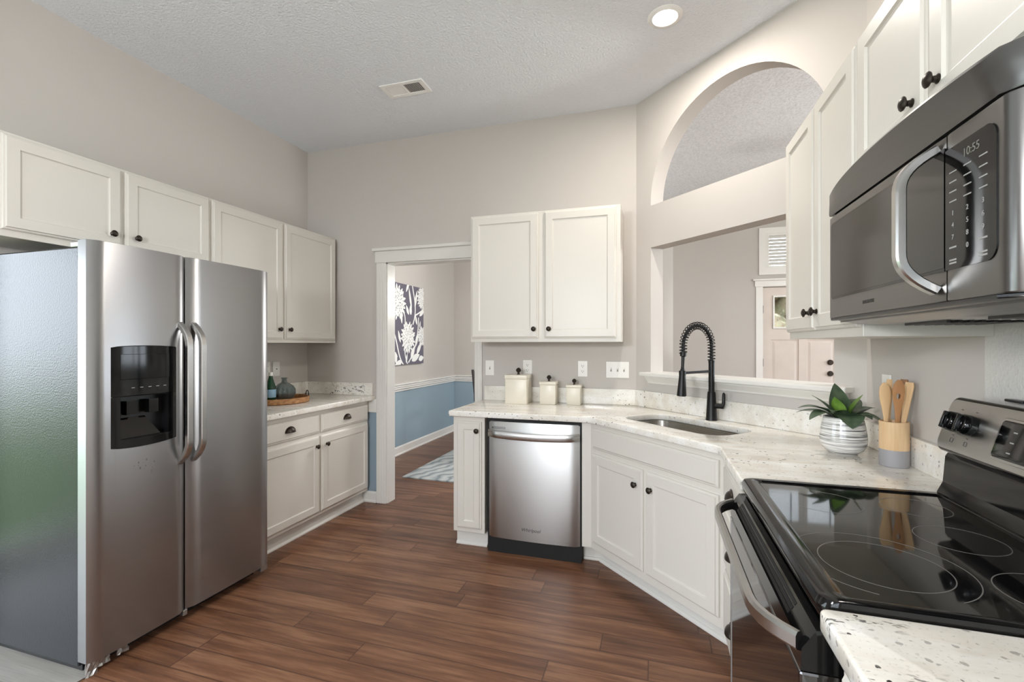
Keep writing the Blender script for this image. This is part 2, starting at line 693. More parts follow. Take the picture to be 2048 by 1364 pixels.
# diagonal wall with pass-through and arch; local: s along the wall, z up
S0, S1 = (XC - Y2) / S2, (X4 - YC) / S2
OL, OR_ = -2.386, -1.213
SPR, BEAM0, SILL = 2.312, 2.022, 1.145
ac, ar = (OL + OR_) / 2, (OR_ - OL) / 2
lower = [(OL, SILL), (OR_, SILL), (OR_, BEAM0), (OL, BEAM0)]
archp = [(ac + ar * math.cos(R(a)), SPR + 0.02 + ar * 0.995 * math.sin(R(a))) for a in range(0, 181, 5)]
archp = [(OR_, SPR)] + archp + [(OL, SPR)]
DW = basis((1 / S2, -1 / S2, 0), (0, 0, 1), (-1 / S2, -1 / S2, 0), (K3 / 2 + TH / S2, K3 / 2 + TH / S2, 0))   # thickness towards the kitchen
# s measured with x-y, origin at the wall's middle line
struct('wall_diagonal', MB().mesh(prism([[(S0 - 0.0, 0), (S1, 0), (S1, ZC), (S0, ZC)], lower, archp], TH), DW), 'wall_greige', 'greige diagonal wall with an arch above a pass-through opening', 'wall', smooth=True)
struct('wall_right', MB().box(X4, X4 + TH, 1.655, YC, 0, ZC), 'wall_greige', 'smooth greige wall behind the utensil crock', 'wall')
struct('wall_range', MB().box(X4 - 0.002, X4 + TH, YB, 1.655, 0, ZC), 'wall_texture', 'lighter textured wall behind the range', 'wall')
# breakfast nook behind the camera
struct('wall_nook', MB().box(XN, X1, 1.21, 1.21 + TH, 0, ZC), 'wall_greige', 'wall closing the breakfast nook beside the refrigerator', 'wall')
struct('wall_patio', MB().box(XN - TH, XN, YB, -1.2, 0, ZC).box(XN - TH, XN, 1.1, 1.3, 0, ZC).box(XN - TH, XN, -1.2, 1.1, 2.2, ZC), 'wall_greige', 'nook wall with the patio door', 'wall')
struct('wall_rear', MB().box(XN, -2.7, YB - TH, YB, 0, ZC).box(0.3, X4, YB - TH, YB, 0, ZC).box(-2.7, 0.3, YB - TH, YB, 0, 0.45).box(-2.7, 0.3, YB - TH, YB, 2.4, ZC), 'wall_greige', 'rear wall with the wide window', 'wall')
fr = MB()
for y in (-1.2, -0.09, 1.02):
    fr.box(XN - 0.08, XN - 0.02, y, y + 0.08, 0.0, 2.2)
fr.box(XN - 0.08, XN - 0.02, -1.2, 1.1, 0, 0.1).box(XN - 0.08, XN - 0.02, -1.2, 1.1, 2.12, 2.2)
struct('window_3', fr, 'nook_frame', 'white framed sliding patio door', 'window')
fr = MB()
for x in (-2.7, -1.73, -0.77, 0.22):
    fr.box(x, x + 0.08, YB - 0.08, YB - 0.02, 0.45, 2.4)
for z in (0.45, 1.4, 2.33):
    fr.box(-2.7, 0.3, YB - 0.08, YB - 0.02, z, z + 0.07)
struct('window_4', fr, 'nook_frame', 'wide white framed window on the rear wall', 'window')
struct('ground', MB().box(-30, 30, -30, 36, -0.35, -0.3), 'lawn', 'unseen pale ground outside the house, toned to bounce daylight in', 'ground')
struct('ground_lawn', MB().box(-14, XN - TH - 0.6, -8, 9, -0.3, -0.27), 'lawn_green', 'green lawn outside the patio door', 'ground')
# dining room and foyer
struct('wall_dining_left', MB().box(X1 - TH, X1, Y2 + TH, YF, 0.82, ZC), 'wall_far_grey', 'pale wall above the chair rail with the floral canvas', 'wall')
struct('wall_dining_wainscot', MB().box(X1 - TH, X1, Y2 + TH, YF, 0, 0.82), 'wall_blue', 'blue painted wall below the chair rail under the floral canvas', 'wall')
fd0, fd1 = 1.332, 2.25           # front door opening
tw0, tw1, tz0, tz1 = 1.335, 2.245, 2.31, 2.80
dg0, dg1, dgz0, dgz1 = 1.47, 2.11, 1.57, 1.955
struct('wall_far', MB().box(X1, fd0, YF, YF + TH, 0.82, ZC).box(0.2, fd0, YF, YF + TH, 0, 0.82).box(fd1, XL, YF, YF + TH, 0, ZC)
       .box(fd0, fd1, YF, YF + TH, 2.085, tz0).box(fd0, fd1, YF, YF + TH, tz1, ZC), 'wall_far_grey', 'grey far wall around the front door', 'wall')
struct('wall_far_wainscot', MB().box(X1, 0.2, YF, YF + TH, 0, 0.82), 'wall_blue', 'darker blue far wall below the chair rail in the dining room', 'wall')
struct('wall_living_right', MB().box(XL, XL + TH, 1.0, 2.5, 0, ZC).box(XL, XL + TH, 6.1, YF, 0, ZC).box(XL, XL + TH, 2.5, 6.1, 0, 0.5).box(XL, XL + TH, 2.5, 6.1, 2.4, ZC), 'wall_far_grey', 'right wall of the living room', 'wall')
fr = MB()
for y in (2.5, 3.68, 4.86, 6.03):
    fr.box(XL + 0.03, XL + 0.08, y, y + 0.07, 0.5, 2.4)
for z in (0.5, 1.42, 2.33):
    fr.box(XL + 0.03, XL + 0.08, 2.5, 6.1, z, z + 0.07)
struct('window_2', fr, 'nook_frame', 'white framed living room window', 'window')
struct('wall_living_rear', MB().box(X4 + TH, 1.3, 1.0, 1.0 + TH, 0, ZC).box(1.3, XL, 1.0, 1.0 + TH, 0, ZC), 'wall_far_grey', 'rear wall of the living room', 'wall')
struct('trim_1', MB().box(-0.16, 0.165, 4.55, 4.72, 0, 2.62), 'trim_white', 'white end of a wall seen through the left of the pass-through', 'trim')

# trims
cs = MB()
cy = Y2 - 0.018
for a, b_ in ((DX0 - 0.088, DX0 + 0.004), (DX1 - 0.004, DX1 + 0.056)):
    cs.box(a, b_, cy, Y2 + 0.001, 0, DZ - 0.002, 0.003)
    for q in ((0.02, 0.045, 0.07) if b_ < -2 else (0.018, 0.042)):
        cs.box(a + q - 0.006, a + q + 0.006, cy - 0.004, cy + 0.003, 0, DZ - 0.002, 0.002)
cs.box(DX0 - 0.098, DX1 + 0.068, Y2 - 0.024, Y2 + 0.001, DZ - 0.002, DZ + 0.095, 0.003)
cs.box(DX0 - 0.118, DX1 + 0.088, Y2 - 0.042, Y2 + 0.001, DZ + 0.095, DZ + 0.122, 0.006)
cs.box(DX0, DX0 + 0.012, Y2, Y2 + TH, 0, DZ).box(DX1 - 0.012, DX1, Y2, Y2 + TH, 0, DZ).box(DX0, DX1, Y2, Y2 + TH, DZ - 0.012, DZ)
struct('trim_2', cs, 'trim_white', 'white fluted casing and jamb around the dining room doorway', 'trim')
# little wainscot between left base cabinet and doorway
struct('wall_wainscot_strip', MB().box(X1, DX0 - 0.089, Y2 - 0.004, Y2 + 0.001, 0.09, 0.77), 'wall_blue', 'narrow blue strip of wall between the base cabinet and doorway casing', 'wall')
struct('trim_3', MB().box(-2.36, DX0 - 0.089, Y2 - 0.02, Y2 + 0.001, 0.77, 0.882, 0.004), 'trim_white', 'short white chair rail beside the left countertop end', 'trim')


def baseboard(name, path, label, h=0.092, sh=0.012):
    b = MB()
    sec = [(0, 0), (0.02, 0), (0.02, 0.012), (sh, 0.022), (sh, h - 0.015), (0.006, h), (0, h)]
    b.sweep(path, [(-u, v) for u, v in sec])
    return struct(name, b, 'trim_white', label, 'baseboard')


baseboard('baseboard_doorway', [(DX0 - 0.089, Y2, 0), (-2.42, Y2, 0)], 'short white baseboard left of the doorway casing')
baseboard('baseboard_dining_left', [(X1, YF - 0.001, 0), (X1, Y2 + TH, 0)], 'long white baseboard under the blue dining wall', 0.105)
baseboard('baseboard_far', [(0.2, YF, 0), (X1, YF, 0)], 'white baseboard on the far dining wall', 0.105)


def chair_rail(name, path, label):
    b = MB()
    for z0, z1, d in ((0.772, 0.80, 0.014), (0.80, 0.822, 0.03), (0.822, 0.85, 0.018), (0.85, 0.872, 0.036)):
        b.sweep(path, [(-0.0, z0), (-d, z0 + 0.003), (-d, z1 - 0.003), (-0.0, z1)])
    return struct(name, b, 'trim_white', label, 'chair rail')


chair_rail('trim_4', [(X1, YF - 0.001, 0), (X1, Y2 + TH, 0)], 'white chair rail under the floral canvas')
chair_rail('trim_5', [(0.2, YF, 0), (X1, YF, 0)], 'white chair rail on the far dining wall')

# window sill of the pass-through
DS = basis((1 / S2, -1 / S2, 0), (-1 / S2, -1 / S2, 0), (0, 0, 1), (K3 / 2, K3 / 2, 0))   # x along wall, y into kitchen, z up
sl = MB(DS)
sl.box(-2.424, -1.128, -TH - 0.03, 0.075, 1.133, 1.16, 0.006)
sl.sweep([(-1.15, 0, 0), (-2.40, 0, 0)], [(0.0, 1.083), (0.014, 1.084), (0.018, 1.094), (0.044, 1.122), (0.046, 1.133), (0, 1.133)])
struct('trim_6', sl, 'trim_white', 'white ledge with moulded apron under the pass-through opening', 'ledge')

# front door
fdo = thing('door_1', 'taupe front door with a small glass panel seen through the pass-through', 'door', (fd0, YF + 0.02, 0), kind='structure')
w = fd1 - fd0
pan = []
for a, b_ in ((0.10, 0.41), (0.50, 0.81)):
    pan.append([(a, 0.16), (b_, 0.16), (b_, 1.41), (a, 1.41)])
glz = [(dg0 - fd0, dgz0), (dg1 - fd0, dgz0), (dg1 - fd0, dgz1), (dg0 - fd0, dgz1)]
XZf = basis((1, 0, 0), (0, 0, 1), (0, -1, 0), (0, 0.045, 0))
slab = MB().mesh(prism([[(0.004, 0.01), (w - 0.004, 0.01), (w - 0.004, 2.08), (0.004, 2.08)], glz] + pan, 0.045, 0.003), XZf)
for p in pan:
    (a, z0), (b_, _), (_, z1), _ = p
    slab.loops([[(a + i, y, z0 + i), (b_ - i, y, z0 + i), (b_ - i, y, z1 - i), (a + i, y, z1 - i)] for i, y in ((-0.002, 0.012), (0.02, 0.014), (0.045, 0.006))], False, True)
slab.build('door_slab', 'door_taupe', fdo, False)
MB().mesh(prism([[(glz[0][0] - 0.02, dgz0 - 0.02), (glz[1][0] + 0.02, dgz0 - 0.02), (glz[1][0] + 0.02, dgz1 + 0.02), (glz[0][0] - 0.02, dgz1 + 0.02)], glz], 0.02, 0.004), T(0, -0.0, 0) @ XZ).build('glass_frame', 'trim_white', fdo, False)
MB().box(glz[0][0], glz[1][0], 0.018, 0.024, dgz0, dgz1).build('glass_pane', 'pane_glass', fdo, False)
for z in (1.125, 0.985):
    MB().lathe([(0.0, -0.03), (0.022, -0.03), (0.027, -0.022), (0.03, -0.006), (0.034, 0.0), (0.034, 0.004), (0.0, 0.004)], seg=24, mtx=T(2.08 - fd0 + 0.01, -0.004, z) @ Matrix.Rotation(-PI / 2, 4, 'X')).build('door_knob' if z < 1 else 'deadbolt', 'knob_bronze', fdo)
for z in (0.35, 1.115, 1.80):
    MB().box(-0.006, 0.010, -0.010, 0.002, z - 0.05, z + 0.05, 0.002).build('hinge', 'hinge_black', fdo)
fc = MB()
for a, b_ in ((fd0 - 0.082, fd0), (fd1, fd1 + 0.082)):
    fc.box(a, b_, YF - 0.018, YF + 0.001, 0, 2.09, 0.004)
fc.box(fd0 - 0.095, fd1 + 0.095, YF - 0.024, YF + 0.001, 2.09, 2.165, 0.004).box(fd0 - 0.115, fd1 + 0.115, YF - 0.04, YF + 0.001, 2.165, 2.19, 0.005)
struct('trim_7', fc, 'trim_white', 'white casing with header around the front door', 'trim')
# transom window with shutters
tw = thing('window_1', 'white shuttered transom window above the front door', 'window', (0, 0, 0), kind='structure')
mid = (tw0 + tw1) / 2
MB().mesh(prism([[(tw0 - 0.05, tz0 - 0.07), (tw1 + 0.05, tz0 - 0.07), (tw1 + 0.05, tz1 + 0.045), (tw0 - 0.05, tz1 + 0.045)], [(tw0 + 0.03, tz0 + 0.02), (tw1 - 0.03, tz0 + 0.02), (tw1 - 0.03, tz1 - 0.03), (tw0 + 0.03, tz1 - 0.03)]], 0.05, 0.004), T(0, YF + 0.03, 0) @ XZ).build('window_frame', 'trim_white', tw, False)
sh = MB()
for a, b_ in ((tw0 + 0.03, mid - 0.004), (mid + 0.004, tw1 - 0.03)):
    sh.mesh(prism([[(a, tz0 + 0.02), (b_, tz0 + 0.02), (b_, tz1 - 0.03), (a, tz1 - 0.03)], [(a + 0.04, tz0 + 0.045), (b_ - 0.04, tz0 + 0.045), (b_ - 0.04, tz1 - 0.055), (a + 0.04, tz1 - 0.055)]], 0.03), T(0, YF + 0.03, 0) @ XZ)
sh.build('shutter_frame', 'trim_white', tw, False)
lv = MB()
for a, b_ in ((tw0 + 0.07, mid - 0.044), (mid + 0.044, tw1 - 0.07)):
    for i in range(9):
        z = tz0 + 0.075 + i * 0.0425
        lv.box(a, b_, -0.022, 0.022, -0.003, 0.003, mtx=T(0, YF + 0.02, z) @ Matrix.Rotation(R(56), 4, 'X'))
lv.build('louvers', 'trim_white', tw, False)
rods = MB()
for a, b_ in ((tw0 + 0.07, mid - 0.044), (mid + 0.044, tw1 - 0.07)):
    c_ = a + 0.72 * (b_ - a)
    rods.box(c_ - 0.005, c_ + 0.005, YF - 0.012, YF - 0.003, tz0 + 0.06, tz1 - 0.06)
rods.build('tilt_rod', 'hinge_black', tw, False)
MB().box(tw0, tw1, YF + 0.06, YF + 0.066, tz0, tz1).build('glass_pane', 'pane_glass', tw, False)

# ------------------------------------------------------------------ cabinets


def door_loops(x0, x1, z0, z1, prof):
    return [[(x0 + i, y, z0 + i), (x1 - i, y, z0 + i), (x1 - i, y, z1 - i), (x0 + i, y, z1 - i)] for i, y in prof]


def make_door(parent, x0, x1, z0, z1, knob=None, rail=0.056, name='door'):
    pr = [(0, 0.0), (0, -0.010), (0.004, -0.013), (0.009, -0.014), (0.012, -0.020), (rail, -0.020), (rail + 0.004, -0.0135), (rail + 0.009, -0.0125)]
    d = MB().loops(door_loops(x0, x1, z0, z1, pr)).build(name, 'cabinet_white', parent, False)
    if knob:
        knob_part(d, knob[0], -0.020, knob[1])
    return d


def make_drawer(parent, x0, x1, z0, z1, pull=True, name='drawer'):
    pr = [(0, 0.0), (0, -0.010), (0.004, -0.013), (0.010, -0.014), (0.016, -0.020)]
    d = MB().loops(door_loops(x0, x1, z0, z1, pr)).build(name, 'cabinet_white', parent, False)
    if pull:
        cup_pull(d, (x0 + x1) / 2, -0.020, (z0 + z1) / 2 + 0.004)
    return d


KN = [(0.0, 0.0), (0.009, 0.0), (0.0095, 0.002), (0.0065, 0.005), (0.006, 0.011), (0.0095, 0.0145), (0.0145, 0.017), (0.0155, 0.0195), (0.0135, 0.022), (0.0095, 0.0245), (0.005, 0.0265), (0.0, 0.027)]


def knob_part(parent, x, y, z):
    return MB().lathe([(r * 1.08, q) for r, q in KN], seg=20, mtx=T(x, y, z) @ Matrix.Rotation(PI / 2, 4, 'X')).build('knob', 'knob_bronze', parent)


def cup_pull(parent, x, y, z):
    b = MB()
    n, m_ = 16, 7
    lps = []
    wd, hh, dp = 0.042, 0.034, 0.026
    for shell in (1.0, 0.88):
        lps = []
        for j in range(m_ + 1):
            a = PI / 2 * j / m_
            lps.append([(x + wd * shell * math.cos(PI * i / n) * math.cos(a) if False else x + wd * shell * math.cos(PI * i / n),
                         y - dp * shell * math.sin(PI * i / n) * math.cos(a) - (0.002 if shell < 1 else 0),
                         z - 0.014 + hh * shell * math.sin(PI * i / n) * math.sin(a)) for i in range(n + 1)])
        b.loops(lps, False, False, False)
    b.sweep([(x - wd, y - 0.0015, z - 0.014)] + [(x + wd * 1.05 * math.cos(PI - PI * i / 14), y - 0.0015, z - 0.014 + hh * 1.08 * math.sin(PI * i / 14)) for i in range(15)] + [(x + wd, y - 0.0015, z - 0.014)], [(-0.003, -0.0015), (0.003, -0.0015), (0.003, 0.0015), (-0.003, 0.0015)], up=(0, 1, 0))
    return b.build('cup_pull', 'knob_bronze', parent)


def cabinet(name, label, loc, rz, w, h, d, doors=(), drawers=(), toe=None, group=None, rail=0.056, toe_span=None):
    """local: x along the front, front face at y=0, depth towards +y"""
    c = thing(name, label, 'cabinet', loc, rz, group)
    z0 = 0.105 if toe else 0.0
    MB().box(0, w, 0, d, z0, h, 0.0015, 1).build('carcass', 'cabinet_white', c, False)
    if toe:
        a, b_ = toe_span or (0, w)
        tb = MB().box(a, b_, toe, d, 0, z0 + 0.002)
        tb.sweep([(a, toe, 0), (b_, toe, 0)], [(0, 0), (0.014, 0), (0.014, 0.008), (0.006, 0.018), (0, 0.02)])
        tb.build('toe_kick', 'trim_white', c, False)
    for dd in doors:
        make_door(c, *dd, rail=rail)
    for dd in drawers:
        make_drawer(c, *dd)
    return c


GU, GB = 'white wall cabinets', 'white base cabinets'
# left wall: above the fridge, and the tall pair beside it
cabinet('wall_cabinet', 'short wide white wall cabinet directly above the refrigerator', (-2.67, 1.235, 1.818), PI / 2, 0.98, 0.452, 0.315,
        [(0.013, 0.476, 0.03, 0.440, (0.428, 0.10)), (0.494, 0.974, 0.03, 0.440, (0.545, 0.10))], group=GU)
cabinet('wall_cabinet', 'tall white wall cabinet over the counter with the wooden tray', (-2.67, 2.217, 1.363), PI / 2, 1.205, 0.907, 0.315,
        [(0.012, 0.590, 0.026, 0.895, (0.552, 0.10)), (0.610, 1.185, 0.026, 0.895, (0.652, 0.10))], group=GU)
cabinet('base_cabinet', 'white base cabinet with cup pulls between refrigerator and doorway', (-2.345, 2.22, 0), PI / 2, 1.205, 0.876, 0.64,
        [(0.012, 0.592, 0.13, 0.682, (0.555, 0.615)), (0.614, 1.190, 0.13, 0.682, (0.662, 0.615))],
        [(0.012, 0.592, 0.708, 0.84), (0.614, 1.190, 0.708, 0.84)], toe=0.05, group=GB)
# back wall
cabinet('wall_cabinet', 'white two-door wall cabinet above the cream canisters', (-1.276, 3.13, 1.368), 0, 1.062, 0.909, 0.318,
        [(0.010, 0.508, 0.026, 0.897, (0.478, 0.09)), (0.550, 1.036, 0.026, 0.897, (0.585, 0.09))], group=GU)
cabinet('base_cabinet', 'narrow white base cabinet left of the dishwasher', (-1.288, 2.855, 0), 0, 0.222, 0.876, 0.58,
        [(0.03, 0.203, 0.135, 0.842, (0.175, 0.785))], toe=0.06, group=GB, rail=0.05)
# diagonal sink base
kd = 2.485
sx0, sx1 = (-0.372 - (kd + 0.372)) / S2, (0.296 - (kd - 0.296)) / S2
ox = (kd + sx0 * S2) / 2
sw = sx1 - sx0
cabinet('base_cabinet', 'diagonal white corner base cabinet under the sink', (ox, kd - ox, 0), -PI / 4, sw, 0.70, 0.50,
        [(0.028, 0.452, 0.155, 0.690, (0.408, 0.605)), (0.478, sw - 0.03, 0.155, 0.690, (0.520, 0.605))], toe=0.085, group=GB, toe_span=(-0.01, sw - 0.01))
sink_cab = [o for o in COL.objects if o.name.startswith('base_cabinet')][-1]
MB().box(0, sw, 0, 0.02, 0.70, 0.876).build('face_frame', 'cabinet_white', sink_cab, False)
make_drawer(sink_cab, 0.03, sw - 0.03, 0.722, 0.845, False, 'false_drawer')
MB(RZ(PI / 4) @ T(-ox, -(kd - ox), 0)).box(-0.428, -0.366, 2.86, 2.88, 0.105, 0.876).box(-0.428, -0.28, 2.93, 2.945, 0, 0.107).box(-0.428, -0.30, 2.917, 2.931, 0, 0.018, 0.004).build('filler_panel', 'cabinet_white', sink_cab, False)
# right wall drawer base
cabinet('base_cabinet', 'white three-drawer base cabinet beside the range', (0.300, 2.182, 0), -PI / 2, 0.515, 0.876, 0.58, [],
        [(0.02, 0.50, 0.70, 0.845), (0.02, 0.50, 0.42, 0.675), (0.02, 0.50, 0.13, 0.395)], toe=0.06, group=GB)
# right wall uppers
cabinet('wall_cabinet', 'tall white wall cabinet left of the microwave', (0.59, 2.392, 1.376), -PI / 2, 0.777, 0.894, 0.308,
        [(0.006, 0.385, 0.030, 0.880, (0.345, 0.098)), (0.396, 0.760, 0.030, 0.880, (0.434, 0.098))], group=GU)
cabinet('wall_cabinet', 'white wall cabinet above the microwave', (0.59, 1.615, 1.828), -PI / 2, 0.765, 0.442, 0.308,
        [(0.004, 0.362, 0.020, 0.428, (0.318, 0.084)), (0.375, 0.755, 0.020, 0.428, (0.421, 0.084))], group=GU)
cabinet('base_cabinet', 'white base cabinet under the near counter piece at the bottom right', (0.300, 0.880, 0), -PI / 2, 0.9, 0.876, 0.58,
        [(0.02, 0.44, 0.13, 0.68, None), (0.46, 0.88, 0.13, 0.68, None)], [(0.02, 0.88, 0.705, 0.845)], toe=0.06, group=GB)

# ------------------------------------------------------------------ countertops
CT0, CT1 = 0.876, 0.914
# sink cut-out
sk0, sk1, skA, skB = 2.66 / S2, 3.135 / S2, -2.172, -1.492


def dxy(s, n):          # s = (x-y)/sqrt2, n = (x+y)/sqrt2
    return ((n + s) / S2, (n - s) / S2)


hole = []
for s_, n_ in rrect(skA, skB, sk0, sk1, 0.105, 8):
    hole.append(dxy(s_, n_))
ct = [(-1.303, 2.81), (-0.40, 2.81)]
ct += [(-0.372, 2.803), (-0.350, 2.785)]
ct += [(0.252, 2.183), (0.266, 2.163), (0.268, 2.14), (0.268, 1.664), (X4 - 0.001, 1.664), (X4 - 0.001, YC), (XC, Y2 - 0.001), (-1.30, Y2 - 0.001), (-1.303, 3.43)]
counter = thing('countertop', 'speckled white granite countertop with the sink in its corner', 'countertop', (0, 0, CT0))
MB().mesh(prism([ct, hole], CT1 - CT0, 0.007)).build('slab', 'granite', counter)
GS = 'granite backsplash strips'
o = MB().box(0, XC + 1.284, -0.020, 0, 0, 0.112, 0.002).build('backsplash', 'granite', None, False)
o.location = (-1.284, Y2 - 0.001, CT1)
tag(o, 'granite backsplash strip behind the canisters', 'backsplash', GS)
o = MB().box(0, S1 - S0, -0.020, -0.0005, 0, 0.112, 0.002).build('backsplash', 'granite', None, False)
o.location, o.rotation_euler = (XC, Y2, CT1), (0, 0, -PI / 4)
tag(o, 'granite backsplash strip behind the faucet', 'backsplash', GS)
o = MB().box(0, YC - 1.666, -0.020, -0.0005, 0, 0.106, 0.002).build('backsplash', 'granite', None, False)
o.location, o.rotation_euler = (X4 - 0.0005, YC, CT1), (0, 0, -PI / 2)
tag(o, 'granite backsplash strip behind the utensil crock', 'backsplash', GS)
lc = thing('countertop', 'speckled white granite countertop with the wooden tray', 'countertop', (0, 0, CT0))
MB().mesh(prism([[(X1 + 0.001, 2.205), (-2.285, 2.205), (-2.285, Y2 - 0.001), (X1 + 0.001, Y2 - 0.001)]], CT1 - CT0, 0.007)).build('slab', 'granite', lc)
o = MB().box(0, Y2 - 2.206, -0.020, 0, 0, 0.106, 0.002).build('backsplash', 'granite', None, False)
o.location, o.rotation_euler = (X1 + 0.001, 2.205, CT1), (0, 0, PI / 2)
tag(o, 'granite backsplash strip behind the wooden tray', 'backsplash', GS)
o = MB().box(0, 0.66, -0.020, 0, 0, 0.106, 0.002).build('backsplash', 'granite_veined', None, False)
o.location = (X1 + 0.022, Y2 - 0.001, CT1)
tag(o, 'granite backsplash strip with a dark vein left of the doorway', 'backsplash', GS)
nc = thing('countertop', 'near granite countertop corner with dark veins right of the range', 'countertop', (0, 0, CT0))
MB().mesh(prism([arc(0.262 + 0.012, 0.893 - 0.012, 0.012, 90, 180, 4) + [(0.262, -0.1), (X4 - 0.004, -0.1), (X4 - 0.004, 0.893)]], CT1 - CT0, 0.007)).build('slab', 'granite_veined', nc)

# sink
sk = thing('sink', 'stainless undermount sink in the diagonal countertop', 'sink', (*dxy((skA + skB) / 2, (sk0 + sk1) / 2), 0.705), -PI / 4)
hw, hd = (skB - skA) / 2, (sk1 - sk0) / 2


def rl(e, z, r):
    return [(a, b_, z) for a, b_ in rrect(-hw - e, hw + e, -hd - e, hd + e, max(0.02, r), 8)]


MB().loops([rl(0.025, 0.1705, 0.13), rl(0.003, 0.1705, 0.108), rl(0.0, 0.165, 0.105), rl(-0.004, 0.04, 0.10), rl(-0.02, 0.012, 0.09), rl(-0.05, 0.003, 0.07)], False, True).build('basin', 'steel_sink', sk)
MB().lathe([(0.0, 0.004), (0.03, 0.004), (0.042, 0.007), (0.045, 0.004)], cap=False).build('drain', 'steel_appliance', sk)

# ------------------------------------------------------------------ faucet
fx, fy = dxy(-1.826, 3.212 / S2)
fa = thing('kitchen_faucet', 'tall black spring faucet behind the sink', 'faucet', (fx, fy, CT1), 0)
MB().lathe([(0, 0), (0.032, 0), (0.032, 0.006), (0.030, 0.012), (0.0225, 0.158), (0.019, 0.166), (0.0, 0.168)], seg=28).build('base', 'faucet_black', fa)
MB().lathe([(0.0165, 0.16), (0.0165, 0.33), (0.0175, 0.331), (0.0175, 0.345), (0.012, 0.347), (0, 0.347)], seg=24).build('column', 'faucet_black', fa)
sd = Vector((-0.78, -0.62, 0)).normalized()       # spout direction over the sink
reach, ztop, zl, zr = 0.205, 0.545, 0.36, 0.345
cen = []
NP = 60
for i in range(NP + 1):
    a = PI * i / NP
    hx = reach / 2 - reach / 2 * math.cos(a)
    hz = 0.425 + (ztop - 0.425) * math.sin(a)
    cen.append(Vector((0, 0, 0)) + sd * hx + Vector((0, 0, hz)))
cen = [Vector((0, 0, 0.345)), Vector((0, 0, 0.385))] + cen + [sd * reach + Vector((0, 0, 0.385))]
MB().tube(cen, 0.0095, 10, up=sd.cross(Vector((0, 0, 1)))).build('hose', 'faucet_black', fa)
L = [0]
for a, b_ in zip(cen[:-1], cen[1:]):
    L.append(L[-1] + (b_ - a).length)
nv = sd.cross(Vector((0, 0, 1))).normalized()


def on(c):
    for i in range(len(L) - 1):
        if L[i + 1] >= c:
            f_ = (c - L[i]) / max(1e-9, L[i + 1] - L[i])
            return cen[i].lerp(cen[i + 1], f_), (cen[i + 1] - cen[i]).normalized()
    return cen[-1], (cen[-1] - cen[-2]).normalized()


turns = 27
hel = []
for i in range(turns * 12 + 1):
    c_ = L[-1] * i / (turns * 12)
    p, tg = on(c_)
    e = tg.cross(nv).normalized()
    a = 2 * PI * i / 12
    hel.append(p + (nv * math.cos(a) + e * math.sin(a)) * 0.0205)
MB().tube(hel, 0.0025, 6, up=(0.3, 0.5, 0.8)).build('spring', 'faucet_black', fa)
e0 = sd * reach
spray = MB()
p0, p1 = e0 + Vector((0, 0, 0.392)), e0 + sd * 0.012 + Vector((0, 0, 0.150))
ax = (p1 - p0)
rot = ax.to_track_quat('Z', 'Y').to_matrix().to_4x4()
spray.lathe([(0, -0.004), (0.017, -0.004), (0.017, 0.020), (0.0095, 0.024), (0.0085, 0.075), (0.010, 0.09), (0.0155, 0.108), (0.0175, 0.125), (0.019, 0.15), (0.026, ax.length), (0.022, ax.length + 0.003), (0, ax.length + 0.003)], seg=22, mtx=T(*p0) @ rot)
spray.build('spray_head', 'faucet_black', fa)
zarm = 0.283
arm = MB().sweep([Vector((0, 0, zarm)), e0 * 1.01 + Vector((0, 0, zarm - 0.006))], [(-0.005, -0.007), (0.005, -0.007), (0.005, 0.007), (-0.005, 0.007)])
arm.lathe([(0.019, -0.013), (0.019, 0.013), (0.013, 0.013), (0.013, -0.013)], seg=20, mtx=T(*(e0 * 1.03 + Vector((0, 0, zarm - 0.006)))), cap=False)
arm.build('support_arm', 'faucet_black', fa)
hdv = Vector((0.86, -0.36, 0)).normalized()
hb = MB().tube([hdv * 0.015 + Vector((0, 0, 0.085)), hdv * 0.066 + Vector((0, 0, 0.085))], 0.015, 16)
hb.tube([hdv * 0.060 + Vector((0, 0, 0.078)), hdv * 0.066 + Vector((0, 0, 0.10)), hdv * 0.067 + Vector((0, 0, 0.155)), hdv * 0.066 + Vector((0, 0, 0.163))], 0.0095, 12, up=(0, 1, 0), scale=[1, 1, 0.9, 0.4])
hb.build('handle', 'faucet_black', fa)

# ------------------------------------------------------------------ refrigerator
FX, FY0, FY1 = -2.172, 1.278, 2.192
fr = thing('refrigerator', 'stainless side-by-side refrigerator with black side on the left', 'refrigerator', (-2.60, (FY0 + FY1) / 2, 0))
ofs = (2.60, -(FY0 + FY1) / 2, 0)
FM = T(*ofs)
MB(FM).box(-2.96, -2.246, FY0 + 0.008, FY1 - 0.008, 0.035, 1.752, 0.006).build('cabinet_body', 'fridge_side', fr, False)
MB(FM).box(-2.93, -2.26, FY0 + 0.03, FY1 - 0.03, 0.0, 0.05).build('kick_grille', 'black_plastic', fr, False)


def door_outline(y0, y1, bow):
    n = 14
    pts = [(-2.238, y0 + 0.002), (-2.238, y1 - 0.002)]
    xs = []
    for i in range(n + 1):
        f_ = i / n
        y = y1 - (y1 - y0) * f_
        e = min(f_, 1 - f_) * (y1 - y0)
        x = FX + 0.006 * (1 - (2 * f_ - 1) ** 2) - 0.016 * max(0, 1 - e / 0.014) ** 2
        xs.append((x, y))
    return [(-2.238, y0 + 0.001)] + [(-2.238, y1 - 0.001)] + xs


ZD0, ZD1, YM = 0.062, 1.778, 1.687
DYA, DYB, DZA, DZB = 1.355, 1.632, 0.912, 1.342


